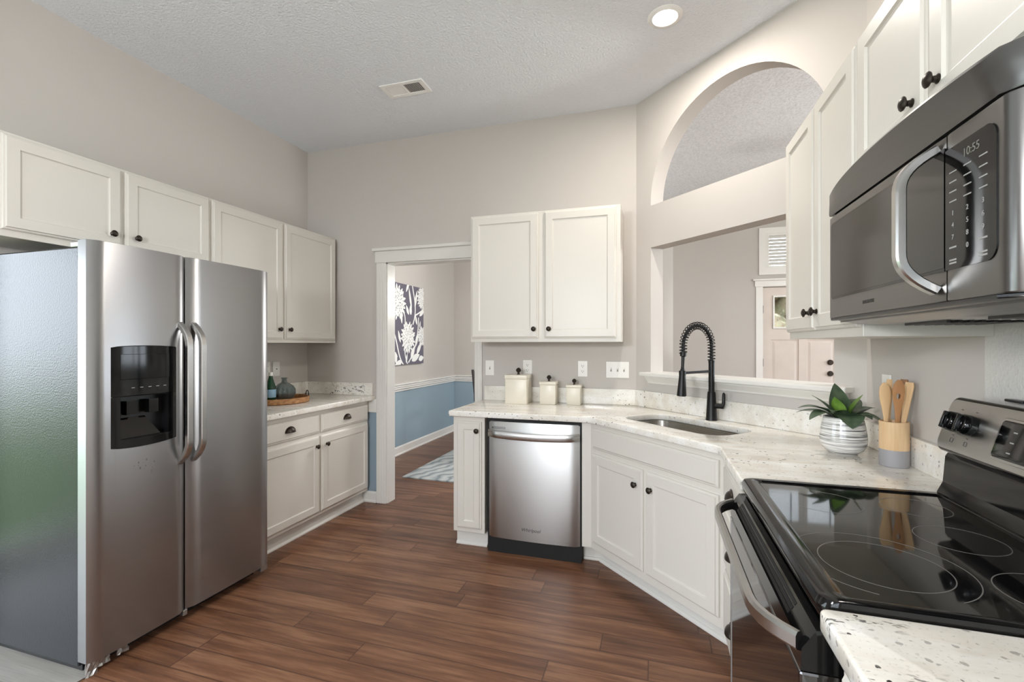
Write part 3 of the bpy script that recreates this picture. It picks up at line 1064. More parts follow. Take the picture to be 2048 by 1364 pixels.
def boolean(me, cut):
    a = bpy.data.objects.new('a', me)
    b_ = bpy.data.objects.new('b', cut)
    COL.objects.link(b_)
    md = a.modifiers.new('b', 'BOOLEAN')
    md.object = b_
    md.operation = 'DIFFERENCE'
    md.solver = 'EXACT'
    out = eval_mesh(a)
    bpy.data.objects.remove(a)
    bpy.data.objects.remove(b_)
    return out


def cutbox(x0, x1, y0, y1, z0, z1):
    b = bmesh.new()
    bmesh.ops.create_cube(b, size=1)
    for v in b.verts:
        v.co = Vector(((x0 + x1) / 2 + v.co.x * (x1 - x0), (y0 + y1) / 2 + v.co.y * (y1 - y0), (z0 + z1) / 2 + v.co.z * (z1 - z0)))
    me = bpy.data.meshes.new('cut')
    b.to_mesh(me)
    b.free()
    return me


ld = prism([door_outline(FY0, YM - 0.003, 0)], ZD1 - ZD0, 0.002, 1)
ld.transform(T(0, 0, ZD0))
ld = boolean(ld, cutbox(-2.232, -2.1, DYA + 0.02, DYB - 0.02, DZA + 0.02, 1.128))
dl = MB(FM).mesh(ld).build('door', 'steel_fridge', fr)
rd = prism([door_outline(YM + 0.003, FY1, 0)], ZD1 - ZD0, 0.002, 1)
rd.transform(T(0, 0, ZD0))
dr = MB(FM).mesh(rd).build('door', 'steel_fridge', fr)


def fridge_handle(parent, y, dy):
    pts = []
    za, zb = 0.785, 1.452
    for i in range(25):
        f_ = i / 24
        z = za + (zb - za) * f_
        e = min(f_, 1 - f_)
        k = min(1, e / 0.16)
        x = FX - 0.006 + 0.064 * (1 - (1 - k) ** 2.2)
        pts.append((x, y, z))
    sec = [(-0.012, -0.008), (-0.009, -0.011), (0.009, -0.011), (0.012, -0.008), (0.012, 0.008), (0.009, 0.011), (-0.009, 0.011), (-0.012, 0.008)]
    return MB(FM).sweep(pts, [(v, u * 1.25) for u, v in sec], up=(0, 1, 0)).build('handle', 'steel_handle', parent)


fridge_handle(dl, 1.654, 0)
fridge_handle(dr, 1.724, 0)
# dispenser
dp = thing('dispenser', '', None)
del dp['label']
dp.parent = fr
dsp = MB(FM)
n = 10


def bowed(y):
    f_ = (y - DYA) / (DYB - DYA)
    return FX + 0.004 + 0.010 * (1 - (2 * f_ - 1) ** 2)


def dface(y0, y1, z0, z1, extra=0.0, bend=0.0, back=FX - 0.01):
    lp = []
    for i in range(n + 1):
        y = y0 + (y1 - y0) * i / n
        f_ = (y - DYA) / (DYB - DYA)
        q = bend * (1 - (2 * f_ - 1) ** 2)
        zz1 = z1 + (q if bend > 0 else 0)
        zz0 = z0 + (q if bend < 0 else 0)
        x = bowed(y) + extra
        lp.append([(back, y, zz0), (x - 0.003, y, zz0), (x, y, zz0 + 0.003), (x, y, zz1 - 0.003), (x - 0.003, y, zz1), (back, y, zz1)])
    return lp


f1 = MB(FM).loops(dface(DYA, DYB, 1.128, DZB, 0, 0.006))
f1.loops(dface(DYA, DYA + 0.034, DZA + 0.002, 1.132)).loops(dface(DYB - 0.026, DYB, DZA + 0.002, 1.132)).loops(dface(DYA, DYB, DZA, DZA + 0.034, 0, -0.008))
f1.build('dispenser_frame', 'black_gloss', dp)
MB(FM).loops(dface(DYA + 0.034, DYB - 0.026, 1.20, DZB - 0.03, 0.0015)).build('dispenser_panel', 'black_gloss', dp)
for i in range(5):
    y = DYA + 0.075 + i * 0.034
    MB(FM).box(bowed(y) + 0.0008, bowed(y) + 0.0022, y, y + 0.012, 1.163, 1.1655).build('dispenser_mark', 'print_white', dp, False)
cv = MB(FM)
cv.box(-2.2335, -2.2315, DYA + 0.02, DYB - 0.02, DZA + 0.02, 1.128)
for a, b_ in ((DYA + 0.02, DYA + 0.023), (DYB - 0.023, DYB - 0.02)):
    cv.box(-2.232, -2.178, a, b_, DZA + 0.02, 1.128)
cv.box(-2.232, -2.178, DYA + 0.02, DYB - 0.02, 1.125, 1.128).box(-2.232, -2.178, DYA + 0.02, DYB - 0.02, DZA + 0.02, DZA + 0.03)
cv.build('dispenser_recess', 'black_plastic', dp, False)
for y in (DYA + 0.072, DYA + 0.165):
    MB(FM).loops([[(-2.215 + dx, y + dy, z) for dx, dy in ((0, 0), (0.024, 0.004), (0.024, 0.046), (0, 0.05))] for z, dx0 in ((1.105, 0), (1.075, 0), (1.045, 0))]).build('paddle', 'black_gloss', dp, False)
ramp = MB(FM).loops([[(-2.229, DYA + 0.05, 1.03), (-2.222, DYA + 0.05, 1.03), (-2.184, DYA + 0.035, 0.945), (-2.229, DYA + 0.035, 0.945)], [(-2.229, DYA + 0.17, 1.03), (-2.222, DYA + 0.17, 1.03), (-2.184, DYA + 0.215, 0.945), (-2.229, DYA + 0.215, 0.945)]])
ramp.build('drip_ramp', 'black_gloss', dp, False)
# hinges, gasket, torn foil
for y in (FY0 + 0.01, FY1 - 0.11):
    MB(FM).box(-2.30, -2.19, y, y + 0.10, 1.752, 1.775, 0.004).build('hinge_cover', 'foil_grey' if y < 1.5 else 'black_plastic', fr, False)
MB(FM).box(-2.246, -2.238, FY0 + 0.012, FY1 - 0.012, 0.075, 1.748).build('gasket', 'dark_gap', fr, False)
MB(FM).box(-2.215, -2.18, 1.675, 1.697, 0.035, 0.062, 0.003).build('lower_hinge', 'foil_grey', fr, False)
MB(FM).box(-2.215, -2.18, 2.14, 2.185, 0.03, 0.062, 0.003).build('lower_hinge', 'foil_grey', fr, False)
rnd = random.Random(3)
for (y0, y1, z0, z1) in ((1.282, 1.325, 0.0, 0.055), (1.32, 1.372, 0.018, 0.05), (1.40, 1.44, 0.02, 0.056)):
    g = []
    for i in range(6):
        row = []
        for j in range(4):
            row.append((-2.196 + rnd.uniform(-0.006, 0.004), y0 + (y1 - y0) * i / 5 + rnd.uniform(-.003, .003), z0 + (z1 - z0) * j / 3 + rnd.uniform(-0.006, 0.004) * (1 if j else 0)))
        g.append(row)
    MB(FM).loops([r_ + [(p[0] - 0.004, p[1], p[2]) for p in reversed(r_)] for r_ in g]).build('foil_scrap', 'foil_grey', fr, False)
# smudges below the dispenser
rnd = random.Random(5)
for i in range(9):
    y, z = 1.44 + rnd.uniform(0, 0.09), 0.80 + rnd.uniform(-0.02, 0.06) * (0.4 if i % 3 else 1)
    r_ = rnd.uniform(0.002, 0.006)
    f_ = (y - FY0) / (YM - FY0)
    xx = FX + 0.006 * (1 - (2 * f_ - 1) ** 2) - 0.0007
    MB(FM).loops([[(xx + q, y + r_ * math.cos(a * PI / 3) * rnd.uniform(.5, 1), z + r_ * 1.6 * math.sin(a * PI / 3) * rnd.uniform(.5, 1)) for a in range(6)] for q in (0.0, 0.0012)]).build('smudge', 'smudge_grey', dl, False)

# ------------------------------------------------------------------ dishwasher
dw = thing('dishwasher', 'stainless dishwasher under the counter with curved towel-bar handle', 'dishwasher', (-0.737, 2.845, 0))
hwd = 0.303
MB().box(-hwd - 0.003, hwd + 0.003, 0.012, 0.57, 0.0, 0.872).build('tub_body', 'dark_gap', dw, False)
n = 16
dl_ = []
for z in (0.098, 0.102, 0.845, 0.852):
    k = 0.004 if z in (0.098, 0.852) else 0
    dl_.append([(-hwd + k, 0.03, z)] + [(-hwd + k + (2 * hwd - 2 * k) * i / n, 0.004 - 0.012 * (1 - (2 * i / n - 1) ** 2) + (0.010 if i in (0, n) else 0) + k * 0.5, z) for i in range(n + 1)] + [(hwd - k, 0.03, z)])
dd = MB().loops(dl_).build('door', 'steel_appliance', dw)
hl = []
for i in range(21):
    f_ = i / 20
    x = -hwd + 0.008 + (2 * hwd - 0.016) * f_
    e = min(1, min(f_, 1 - f_) / 0.12)
    hl.append((x, 0.0 - 0.012 * (1 - (2 * f_ - 1) ** 2) - 0.026 * (1 - (1 - e) ** 2) - 0.004, 0.778 - 0.010 * (1 - (2 * f_ - 1) ** 2)))
MB().sweep(hl, [(-0.006, -0.022), (0.004, -0.023), (0.008, -0.017), (0.008, 0.017), (0.004, 0.023), (-0.006, 0.022)]).build('handle', 'steel_handle', dd)
bd = MB()
for z in (0.815, 0.807):
    bd.box(-hwd + 0.03, -hwd + 0.12, -0.0045, 0.001, z, z + 0.0022)
bd.box(-hwd + 0.03, -hwd + 0.0325, -0.0045, 0.001, 0.807, 0.8172).box(-hwd + 0.1175, -hwd + 0.12, -0.0045, 0.001, 0.807, 0.8172)
bd.build('vent_badge', 'print_dark', dd, False)
MB().mesh(text_mesh('Whirlpool', 0.030, 0.0006, 0.25), T(-0.012, -0.0086, 0.172) @ Matrix.Rotation(PI / 2, 4, 'X')).build('logo', 'print_dark', dd, False)
MB().box(-hwd, hwd, 0.035, 0.05, 0.0, 0.098, 0.002).build('toe_panel', 'steel_dark', dw, False)
M['toe_dark'] = plain('toe_dark', (58, 55, 56), 0.35, 0.4)
COL.objects[-1].data.materials[0] = M['toe_dark']

# ------------------------------------------------------------------ microwave (local: x along front left to right, front -y)
MW = thing('microwave', 'dark stainless over-the-range microwave with a big curved handle', 'microwave', (0.512, 1.642, 1.385), -PI / 2)
mw, mh = 0.768, 0.432
MB().box(0.004, mw - 0.004, 0.028, 0.375, 0.035, mh - 0.004).build('case', 'steel_dark', MW, False)


def mfront(x):
    return 0.026 * max(0, 1 - (mw - x) / 0.026) ** 2


def mslab(x0, x1, z0, z1, out=0.0, th=0.03, n=18, bev=0.002):
    lp = []
    for i in range(n + 1):
        x = x0 + (x1 - x0) * i / n
        y = mfront(x) - out
        k = bev if i in (0, n) else 0
        lp.append([(x, y + th, z0), (x, y + bev + k, z0), (x, y + k, z0 + bev), (x, y + k, z1 - bev), (x, y + bev + k, z1), (x, y + th, z1)])
    return lp


zs = 0.352
# top vent panel leaning forward
lp = []
for i in range(21):
    x = mw * (1 - (1 - i / 20) ** 1.0)
    y = mfront(x)
    bw = 0.034 * (1 - abs(2 * x / mw - 1) ** 2.4)
    lp.append([(x, y + 0.05, zs + 0.006), (x, y + 0.001, zs + 0.006), (x, y - 0.001, zs + 0.010), (x, y - bw * 0.55, zs + 0.045), (x, y - bw, mh - 0.010), (x, y - bw + 0.008, mh), (x, y + 0.06, mh)])
MB().loops(lp).build('vent_panel', 'steel_dark', MW)
MB().loops(mslab(0.002, mw - 0.002, 0.05, zs + 0.006, -0.012, 0.02)).build('seam', 'dark_gap', MW, False)
dx = 0.593
md = MB().loops(mslab(0.0, dx - 0.0015, 0.047, zs)).build('door', 'steel_dark', MW)
mc = MB().loops(mslab(dx + 0.0015, mw, 0.047, zs)).build('control_panel', 'steel_dark', MW)


def rr_on_front(x0, x1, z0, z1, rl_, rr_, out):
    pts = []
    for cx, cz, a0, r_ in ((x1 - rr_, z1 - rr_, 0, rr_), (x0 + rl_, z1 - rl_, 90, rl_), (x0 + rl_, z0 + rl_, 180, rl_), (x1 - rr_, z0 + rr_, 270, rr_)):
        for i in range(6):
            a = R(a0 + 18 * i)
            pts.append((cx + r_ * math.cos(a), cz + r_ * math.sin(a)))
    nx = 14
    # slices in x so that the plate follows the bowed front
    b = MB()
    xs = [x0 + (x1 - x0) * i / nx for i in range(nx + 1)]
    xs = sorted(set([round(q, 5) for q in xs + [p[0] for p in pts]]))

    def span(x):
        lo, hi = z0, z1
        if x < x0 + rl_:
            d_ = rl_ - math.sqrt(max(0, rl_ ** 2 - (x0 + rl_ - x) ** 2))
        elif x > x1 - rr_:
            d_ = rr_ - math.sqrt(max(0, rr_ ** 2 - (x - x1 + rr_) ** 2))
        else:
            d_ = 0
        return lo + d_, hi - d_
    lp = []
    for x in xs:
        a, c_ = span(x)
        if c_ - a < 0.002:
            c_ = a + 0.002
        y = mfront(x)
        lp.append([(x, y + 0.001, a), (x, y - out, a), (x, y - out, c_), (x, y + 0.001, c_)])
    return b.loops(lp)


rr_on_front(0.020, dx - 0.002, 0.103, 0.330, 0.012, 0.001, 0.0012).build('glass', 'black_gloss', md, False)
rr_on_front(0.030, dx - 0.002, 0.109, 0.324, 0.010, 0.001, 0.0020).build('window', 'micro_glass', md, False)
rr_on_front(dx + 0.002, 0.728, 0.103, 0.322, 0.001, 0.022, 0.0016).build('touch_panel', 'black_gloss', mc, False)
MB().mesh(text_mesh('FRIGIDAIRE', 0.0125, 0.0004), T(0.27, mfront(0.27) - 0.0006, 0.076) @ Matrix.Rotation(PI / 2, 4, 'X')).build('logo', 'print_dark', md, False)
hp = []
for i in range(31):
    f_ = i / 30
    z = 0.070 + (0.335 - 0.070) * f_
    e = min(f_, 1 - f_)
    k = min(1, e / 0.28)
    y = mfront(0.566) - 0.002 - 0.058 * (1 - (1 - k) ** 2.4)
    hp.append((0.566, y, z))
MB().sweep(hp, [(-0.006, -0.012), (0.006, -0.012), (0.009, -0.008), (0.009, 0.008), (0.006, 0.012), (-0.006, 0.012), (-0.009, 0.008), (-0.009, -0.008)], up=(1, 0, 0)).build('handle', 'steel_handle', md)


def mtext(txt, x, z, s_, parent, mat='digit_glow'):
    a = math.atan2(mfront(x + 0.01) - mfront(x - 0.01), 0.02)
    return MB().mesh(text_mesh(txt, s_, 0.0003), T(x, mfront(x) - 0.0020, z) @ RZ(a) @ Matrix.Rotation(PI / 2, 4, 'X')).build('label_text', mat, parent, False)


mtext('10:55', 0.668, 0.298, 0.020, mc)
keys = [('1', '2', '3'), ('4', '5', '6'), ('7', '8', '9')]
for r_, row in enumerate(keys):
    for c_, ch in enumerate(row):
        mtext(ch, 0.618 + c_ * 0.040, 0.203 - r_ * 0.0215, 0.0125, mc, 'print_white')
mtext('0', 0.658, 0.203 - 3 * 0.0215, 0.0125, mc, 'print_white')
for r_ in range(4):
    for c_ in range(3):
        x = 0.618 + c_ * 0.040
        z = 0.276 - r_ * 0.0175
        MB().box(x - 0.010, x + 0.010, mfront(x) - 0.0022, mfront(x), z, z + 0.0022).build('key_mark', 'print_white', mc, False)
for x, z in ((0.618, 0.1405), (0.618, 0.118), (0.698, 0.1405), (0.698, 0.118), (0.618, 0.1125), (0.698, 0.1125)):
    MB().box(x - 0.010, x + 0.010, mfront(x) - 0.0022, mfront(x), z, z + 0.003).build('key_mark', 'print_white', mc, False)
# underside with lamp lens and filters
ub = MB().loops([[(0.01, 0.008, 0.042), (mw - 0.01, 0.008, 0.042), (mw - 0.01, 0.37, 0.042), (0.01, 0.37, 0.042)], [(0.015, 0.09, 0.026), (mw - 0.015, 0.09, 0.026), (mw - 0.015, 0.37, 0.022), (0.015, 0.37, 0.022)]])
ub.build('underside', 'steel_appliance', MW, False)
for a in (0.12, 0.45):
    g = MB()
    for i in range(8):
        g.box(a, a + 0.19, 0.14 + i * 0.022, 0.148 + i * 0.022, 0.019, 0.028)
    g.build('grease_filter', 'black_plastic', MW, False)
MB().loops(mslab(0.002, mw - 0.002, 0.040, 0.048, -0.001, 0.03)).build('bottom_edge', 'black_plastic', MW, False)

# ------------------------------------------------------------------ range
RG = thing('range', 'stainless electric range with a black glass cooktop and oven door', 'range', (0.53, 1.25, 0))
RM = T(-0.53, -1.25, 0)
ry0, ry1, rx0 = 0.897, 1.660, 0.266
MB(RM).box(0.300, 0.895, ry0 + 0.004, ry1 - 0.004, 0.0, 0.90, 0.002).build('body', 'black_plastic', RG, False)
# cooktop frame with raised rounded rim
ctp = MB(RM)


def cl(e, z, r):
    return [(a, b_, z) for a, b_ in rrect(rx0 + e, 0.80 - e * 0.3, ry0 + e, ry1 - e, max(0.008, r), 6)]


def cl2(f, s_, bk, z, r):
    return [(a, b_, z) for a, b_ in rrect(rx0 + f, 0.80 - bk, ry0 + s_, ry1 - s_, max(0.006, r), 6)]


ctp.loops([cl2(0.012, 0.004, 0, 0.876, 0.02), cl2(0.002, 0.001, 0, 0.892, 0.026), cl2(0.0, 0.0, 0, 0.909, 0.028), cl2(0.006, 0.004, 0.0, 0.921, 0.028), cl2(0.016, 0.012, 0.0, 0.924, 0.026), cl2(0.042, 0.026, 0.012, 0.922, 0.016), cl2(0.050, 0.031, 0.016, 0.917, 0.012)], True, False)
co = ctp.build('cooktop_frame', 'black_gloss', RG)
gz = 0.9175
gl = MB(RM).mesh(prism([[(a, b_) for a, b_, _ in cl2(0.046, 0.029, 0.014, 0, 0.012)]], 0.01), T(0, 0, gz - 0.01)).build('cooktop_glass', 'cooktop_glass', RG, False)


def ring(cx, cy_, r_, a0=0, a1=360):
    n = 72
    m_ = max(6, int(n * (a1 - a0) / 360))
    lp = []
    for i in range(m_ + 1):
        a = R(a0 + (a1 - a0) * i / m_)
        lp.append([(cx + q * math.cos(a), cy_ + q * math.sin(a), z) for q, z in ((r_ - 0.0009, gz), (r_ - 0.0009, gz + 0.0003), (r_ + 0.0009, gz + 0.0003), (r_ + 0.0009, gz))])
    return MB(RM).loops(lp).build('burner_ring', 'print_dark2', gl, False)


plain('print_dark2', (104, 102, 99), 0.5)
ring(0.425, 1.098, 0.148, -60, 250)
ring(0.431, 1.093, 0.107)
ring(0.445, 1.482, 0.093, -140, 90)
ring(0.665, 1.50, 0.075)
ring(0.65, 1.28, 0.08)
ring(0.675, 1.035, 0.091)
# backguard
bg = MB(RM).loops([[(0.786, y, 0.925), (0.800, y, 0.955), (0.806, y, 1.03), (0.812, y, 1.04), (0.894, y, 1.04), (0.894, y, 0.90), (0.786, y, 0.90)] for y in (ry0 + 0.004, ry1 - 0.006)])
bg.build('backguard', 'black_gloss', RG, False)
# control console: profile in xz with rounded corners, tilted back
# console as stack: black shell then steel face
CT = Matrix.Translation((0.781, 0, 1.052)) @ Matrix.Rotation(R(17), 4, 'Y')
shp = rrect(-ry1 - 0.002, -ry0 + 0.0, 0.0, 0.160, 0.028, 6)
shell = prism([shp], 0.105, 0.010, 3)
shell.transform(basis((0, -1, 0), (0, 0, 1), (-1, 0, 0), (0.1055, 0, 0)))
MB(RM).mesh(shell, CT).build('console', 'black_gloss', RG)
face = prism([rrect(-ry1 + 0.008, -ry0 - 0.008, 0.008, 0.150, 0.022, 6)], 0.004, 0.001, 1)
face.transform(basis((0, -1, 0), (0, 0, 1), (-1, 0, 0), (0.002, 0, 0)))
cp = MB(RM).mesh(face, CT).build('control_panel', 'steel_appliance', RG)
for y in (1.592, 1.532, 1.02, 0.96):
    kb = MB(RM)
    k0 = CT @ T(-0.003, y, 0.086) @ Matrix.Rotation(-PI / 2, 4, 'Y')
    kb.lathe([(0, 0), (0.027, 0), (0.028, 0.008), (0.026, 0.024), (0.023, 0.028), (0, 0.029)], seg=28, mtx=k0)
    kb.box(-0.024, 0.024, -0.005, 0.005, 0.020, 0.038, 0.003, mtx=k0)
    kb.build('knob', 'black_gloss', cp)
ds = prism([rrect(-1.430, -1.125, 0.022, 0.128, 0.014, 5)], 0.006, 0.002, 2)
ds.transform(basis((0, -1, 0), (0, 0, 1), (-1, 0, 0), (-0.001, 0, 0)))
MB(RM).mesh(ds, CT).build('display_bezel', 'steel_handle', cp)
ds = prism([rrect(-1.422, -1.133, 0.029, 0.121, 0.010, 5)], 0.003, 0.0005, 1)
ds.transform(basis((0, -1, 0), (0, 0, 1), (-1, 0, 0), (-0.006, 0, 0)))
MB(RM).mesh(ds, CT).build('display', 'black_gloss', cp)
for i in range(4):
    for j in range(3):
        y, z = 1.375 - i * 0.06, 0.045 + j * 0.025
        MB(RM).box(-0.0098, -0.0088, y - 0.012, y, z, z + 0.003, mtx=CT).build('display_mark', 'print_white', cp, False)
for y in (1.592, 1.532, 1.02, 0.96):
    mk = MB(RM)
    for dy, z in ((0, 0.050), (0.0, 0.124), (0.034, 0.095), (-0.034, 0.075)):
        mk.box(-0.0026, -0.0016, y + dy - 0.004, y + dy + 0.004, z, z + 0.002, mtx=CT)
    mk.mesh(prism([rrect(-y - 0.006, -y + 0.006, 0.030, 0.042, 0.002, 3), rrect(-y - 0.005, -y + 0.005, 0.031, 0.041, 0.0015, 3)], 0.0008), CT @ basis((0, -1, 0), (0, 0, 1), (-1, 0, 0), (-0.0018, 0, 0)))
    mk.build('knob_marks', 'print_dark', cp, False)
vk = MB(RM).box(0.87, 0.89, 1.47, 1.53, 1.205, 1.212, 0.002)
vk.build('console_clip', 'black_plastic', RG, False)
# oven door
od = MB(RM).box(0.236, 0.302, ry0 + 0.004, ry1 - 0.004, 0.185, 0.795, 0.005).build('oven_door', 'oven_glass', RG, False)
tv = MB(RM).loops([[(0.302, y, 0.797), (0.238, y, 0.797), (0.240, y, 0.835), (0.262, y, 0.868), (0.302, y, 0.872)] for y in (ry0 + 0.004, ry1 - 0.004)])
tv.build('vent_trim', 'black_gloss', RG, False)
for q in (0.25, 0.5, 0.75):
    xx, zz = 0.240 + 0.022 * q, 0.835 + 0.033 * q
    MB(RM).box(-0.0035, 0.0035, 1.00, 1.57, -0.001, 0.0012, mtx=T(xx, 0, zz) @ Matrix.Rotation(R(-56), 4, 'Y')).build('vent_slot', 'dark_gap', RG, False)
MB(RM).box(0.2345, 0.238, ry1 - 0.035, ry1 - 0.022, 0.19, 0.795).build('door_trim', 'steel_appliance', od, False)
hp = []
for i in range(33):
    f_ = i / 32
    y = ry1 - 0.02 - (ry1 - ry0 - 0.04) * f_
    e = min(1, min(f_, 1 - f_) / 0.16)
    x = 0.240 - 0.056 * (1 - (1 - e) ** 2.2)
    hp.append((x, y, 0.838))
MB(RM).sweep(hp, [(-0.008, -0.012), (-0.004, -0.016), (0.004, -0.016), (0.009, -0.010), (0.009, 0.010), (0.004, 0.016), (-0.004, 0.016), (-0.008, 0.012)]).build('oven_handle', 'steel_handle', od)
MB(RM).box(0.242, 0.302, ry0 + 0.006, ry1 - 0.006, 0.03, 0.178, 0.004).build('warming_drawer', 'steel_appliance', RG, False)

# ------------------------------------------------------------------ canisters
GC = 'cream canisters on the counter'


def canister(label, cx, fy_, w_, h_):
    c = thing('canister', label, 'canister', (cx, fy_ + w_ / 2, CT1), R(1.0), GC)
    MB().box(-w_ / 2, w_ / 2, -w_ / 2, w_ / 2, 0, h_ * 0.86, 0.004, 2).build('body', 'ceramic_cream', c, True)
    MB().box(-w_ / 2 - 0.003, w_ / 2 + 0.003, -w_ / 2 - 0.003, w_ / 2 + 0.003, h_ * 0.862, h_, 0.004, 2).build('lid', 'ceramic_cream', c, True)
    k = 0.6 + 0.4 * w_ / 0.165
    MB().lathe([(0, 0), (0.012, 0), (0.009, 0.006), (0.008, 0.014), (0.018, 0.024), (0.020, 0.033), (0.015, 0.043), (0.005, 0.050), (0, 0.051)], seg=20, mtx=T(0, 0, h_) @ Matrix.Scale(k, 4)).build('knob', 'knob_bronze', c)


canister('largest of the three cream canisters, nearest the doorway', -0.972, 3.245, 0.162, 0.213)
canister('middle-sized cream canister between the other two', -0.744, 3.290, 0.116, 0.166)
canister('smallest of the three cream canisters, nearest the sink', -0.560, 3.318, 0.100, 0.144)

# ------------------------------------------------------------------ outlets and switches
GO = 'white wall plates'


def plate(name, label, cat, loc, rz, kinds, gang_w=0.046, w0=0.072, h=0.118):
    o = thing(name, label, cat, loc, rz, GO)
    w_ = w0 + gang_w * (len(kinds) - 1)
    MB().mesh(prism([rrect(-w_ / 2, w_ / 2, -h / 2, h / 2, 0.004, 3)], 0.006, 0.002, 1), XZ).build('plate', 'outlet_white', o, False)
    for i, k in enumerate(kinds):
        x = -gang_w * (len(kinds) - 1) / 2 + gang_w * i
        if k == 'o':
            for z in (0.02, -0.02):
                MB().mesh(prism([rrect(x - 0.016, x + 0.016, z - 0.0135, z + 0.0135, 0.009, 5)], 0.0085), XZ).build('receptacle', 'outlet_white', o, False)
                b = MB()
                b.box(x - 0.0075, x - 0.0050, -0.0092, -0.008, z - 0.002, z + 0.007).box(x + 0.0050, x + 0.0075, -0.0092, -0.008, z - 0.001, z + 0.006)
                b.lathe([(0, 0), (0.0026, 0), (0.0026, 0.001), (0, 0.001)], seg=10, mtx=T(x, -0.008, z - 0.0075) @ Matrix.Rotation(PI / 2, 4, 'X'))
                b.build('slots', 'slot_dark', o, False)
        elif k == 's':
            MB().box(x - 0.005, x + 0.005, -0.0075, 0, -0.013, 0.013).build('toggle_slot', 'slot_dark2', o, False)
            MB().box(x - 0.004, x + 0.004, -0.018, -0.004, -0.005, 0.005, 0.001, mtx=T(0, 0, 0.003) @ Matrix.Rotation(R(-20), 4, 'X')).build('toggle', 'outlet_white', o, False)
        elif k == 'c':
            MB().lathe([(0, 0), (0.004, 0), (0.004, 0.008), (0, 0.008)], seg=12, mtx=T(x, -0.004, 0) @ Matrix.Rotation(PI / 2, 4, 'X')).build('jack', 'slot_dark', o, False)
    b = MB()
    for i in range(len(kinds)):
        x = -gang_w * (len(kinds) - 1) / 2 + gang_w * i
        for z in ((0,) if kinds[i] == 'o' else (0.042, -0.042)):
            b.lathe([(0, 0), (0.003, 0), (0.0025, 0.001), (0, 0.001)], seg=10, mtx=T(x, -0.006, z) @ Matrix.Rotation(PI / 2, 4, 'X'))
    b.build('screw', 'outlet_white', o, False)


plain('slot_dark2', (150, 147, 142), 0.6)
plate('light_switch', 'white single switch plate beside the doorway casing', 'switch', (-1.243, Y2, 1.166), 0, 's')
plate('wall_outlet', 'white outlet plate behind the largest canister', 'outlet', (-0.935, Y2, 1.172), 0, 'o')
plate('wall_outlet', 'white outlet plate above the smallest canister', 'outlet', (-0.510, Y2, 1.170), 0, 'o')
plate('light_switch', 'white triple toggle switch plate near the diagonal wall', 'switch', (-0.257, Y2, 1.166), 0, 'sss')
plate('wall_outlet', 'white blank cable plate above the ribbed vase on the left wall', 'outlet', (X1, 3.085, 1.148), PI / 2, 'c')
plate('wall_outlet', 'white plate at the fridge edge beside the cable plate', 'outlet', (X1, 2.985, 1.152), PI / 2, 'o')
plate('wall_outlet', 'white outlet plate behind the utensil crock', 'outlet', (X4, 2.235, 1.172), -PI / 2, 'o')

# ------------------------------------------------------------------ tray, vase, bottle
tx, ty = -2.715, 2.825
tr = thing('tray', 'round wooden tray with black handles on the left counter', 'tray', (tx, ty, CT1))
MB().lathe([(0, 0), (0.205, 0), (0.215, 0.006), (0.217, 0.040), (0.212, 0.043), (0.203, 0.040), (0.200, 0.012), (0, 0.012)], seg=56).build('tray_body', 'tray_wood', tr)
for a0 in (55, 235):
    c0 = Vector((math.cos(R(a0)), math.sin(R(a0)), 0))
    tn = Vector((-c0.y, c0.x, 0))
    pts = [c0 * 0.206 + tn * (0.042 * math.cos(PI * i / 12)) + Vector((0, 0, 0.034 + 0.045 * math.sin(PI * i / 12))) for i in range(13)]
    MB().tube(pts, 0.0035, 8, up=c0).build('handle', 'hinge_black', tr)
vs_ = thing('vase', 'dark smoky ribbed glass vase on the wooden tray', 'vase', (-2.73, 2.90, CT1 + 0.0125))
seg = 60
prof = [(0.03, 0.0), (0.052, 0.004), (0.070, 0.022), (0.078, 0.05), (0.076, 0.078), (0.062, 0.104), (0.038, 0.122), (0.022, 0.132), (0.0185, 0.142), (0.0185, 0.158), (0.024, 0.166), (0.025, 0.168)]


def ribs(k, dz=0.0):
    lps = []
    for r_, z in prof:
        am = 0.05 if 0.01 < z < 0.125 else 0.02
        lps.append([((r_ - k) * (1 + am * math.cos(15 * 2 * PI * i / seg)) * math.cos(2 * PI * i / seg), (r_ - k) * (1 + am * math.cos(15 * 2 * PI * i / seg)) * math.sin(2 * PI * i / seg), z + dz) for i in range(seg)])
    return lps


out = ribs(0)
inn = [l_ for l_ in reversed(ribs(0.004, 0.0))]
inn[-1] = [(x, y, 0.006) for x, y, z in inn[-1]]
MB().loops(out + inn).build('vase_body', 'vase_glass', vs_)
bo = thing('bottle', 'green glass water bottle with pale blue label on the wooden tray', 'bottle', (-2.735, 2.772, CT1 + 0.0125))
MB().lathe([(0, 0), (0.030, 0), (0.034, 0.005), (0.035, 0.09), (0.033, 0.115), (0.022, 0.150), (0.0155, 0.175), (0.0135, 0.195), (0.0135, 0.205), (0, 0.205)], seg=28).build('bottle_body', 'bottle_glass', bo)
MB().lathe([(0.0357, 0.03), (0.0362, 0.032), (0.0362, 0.088), (0.0357, 0.09)], seg=28, cap=False).build('label_band', 'bottle_label', bo)
MB().lathe([(0, 0.19), (0.0155, 0.19), (0.0155, 0.214), (0.014, 0.217), (0, 0.217)], seg=20).build('cap', 'outlet_white', bo)

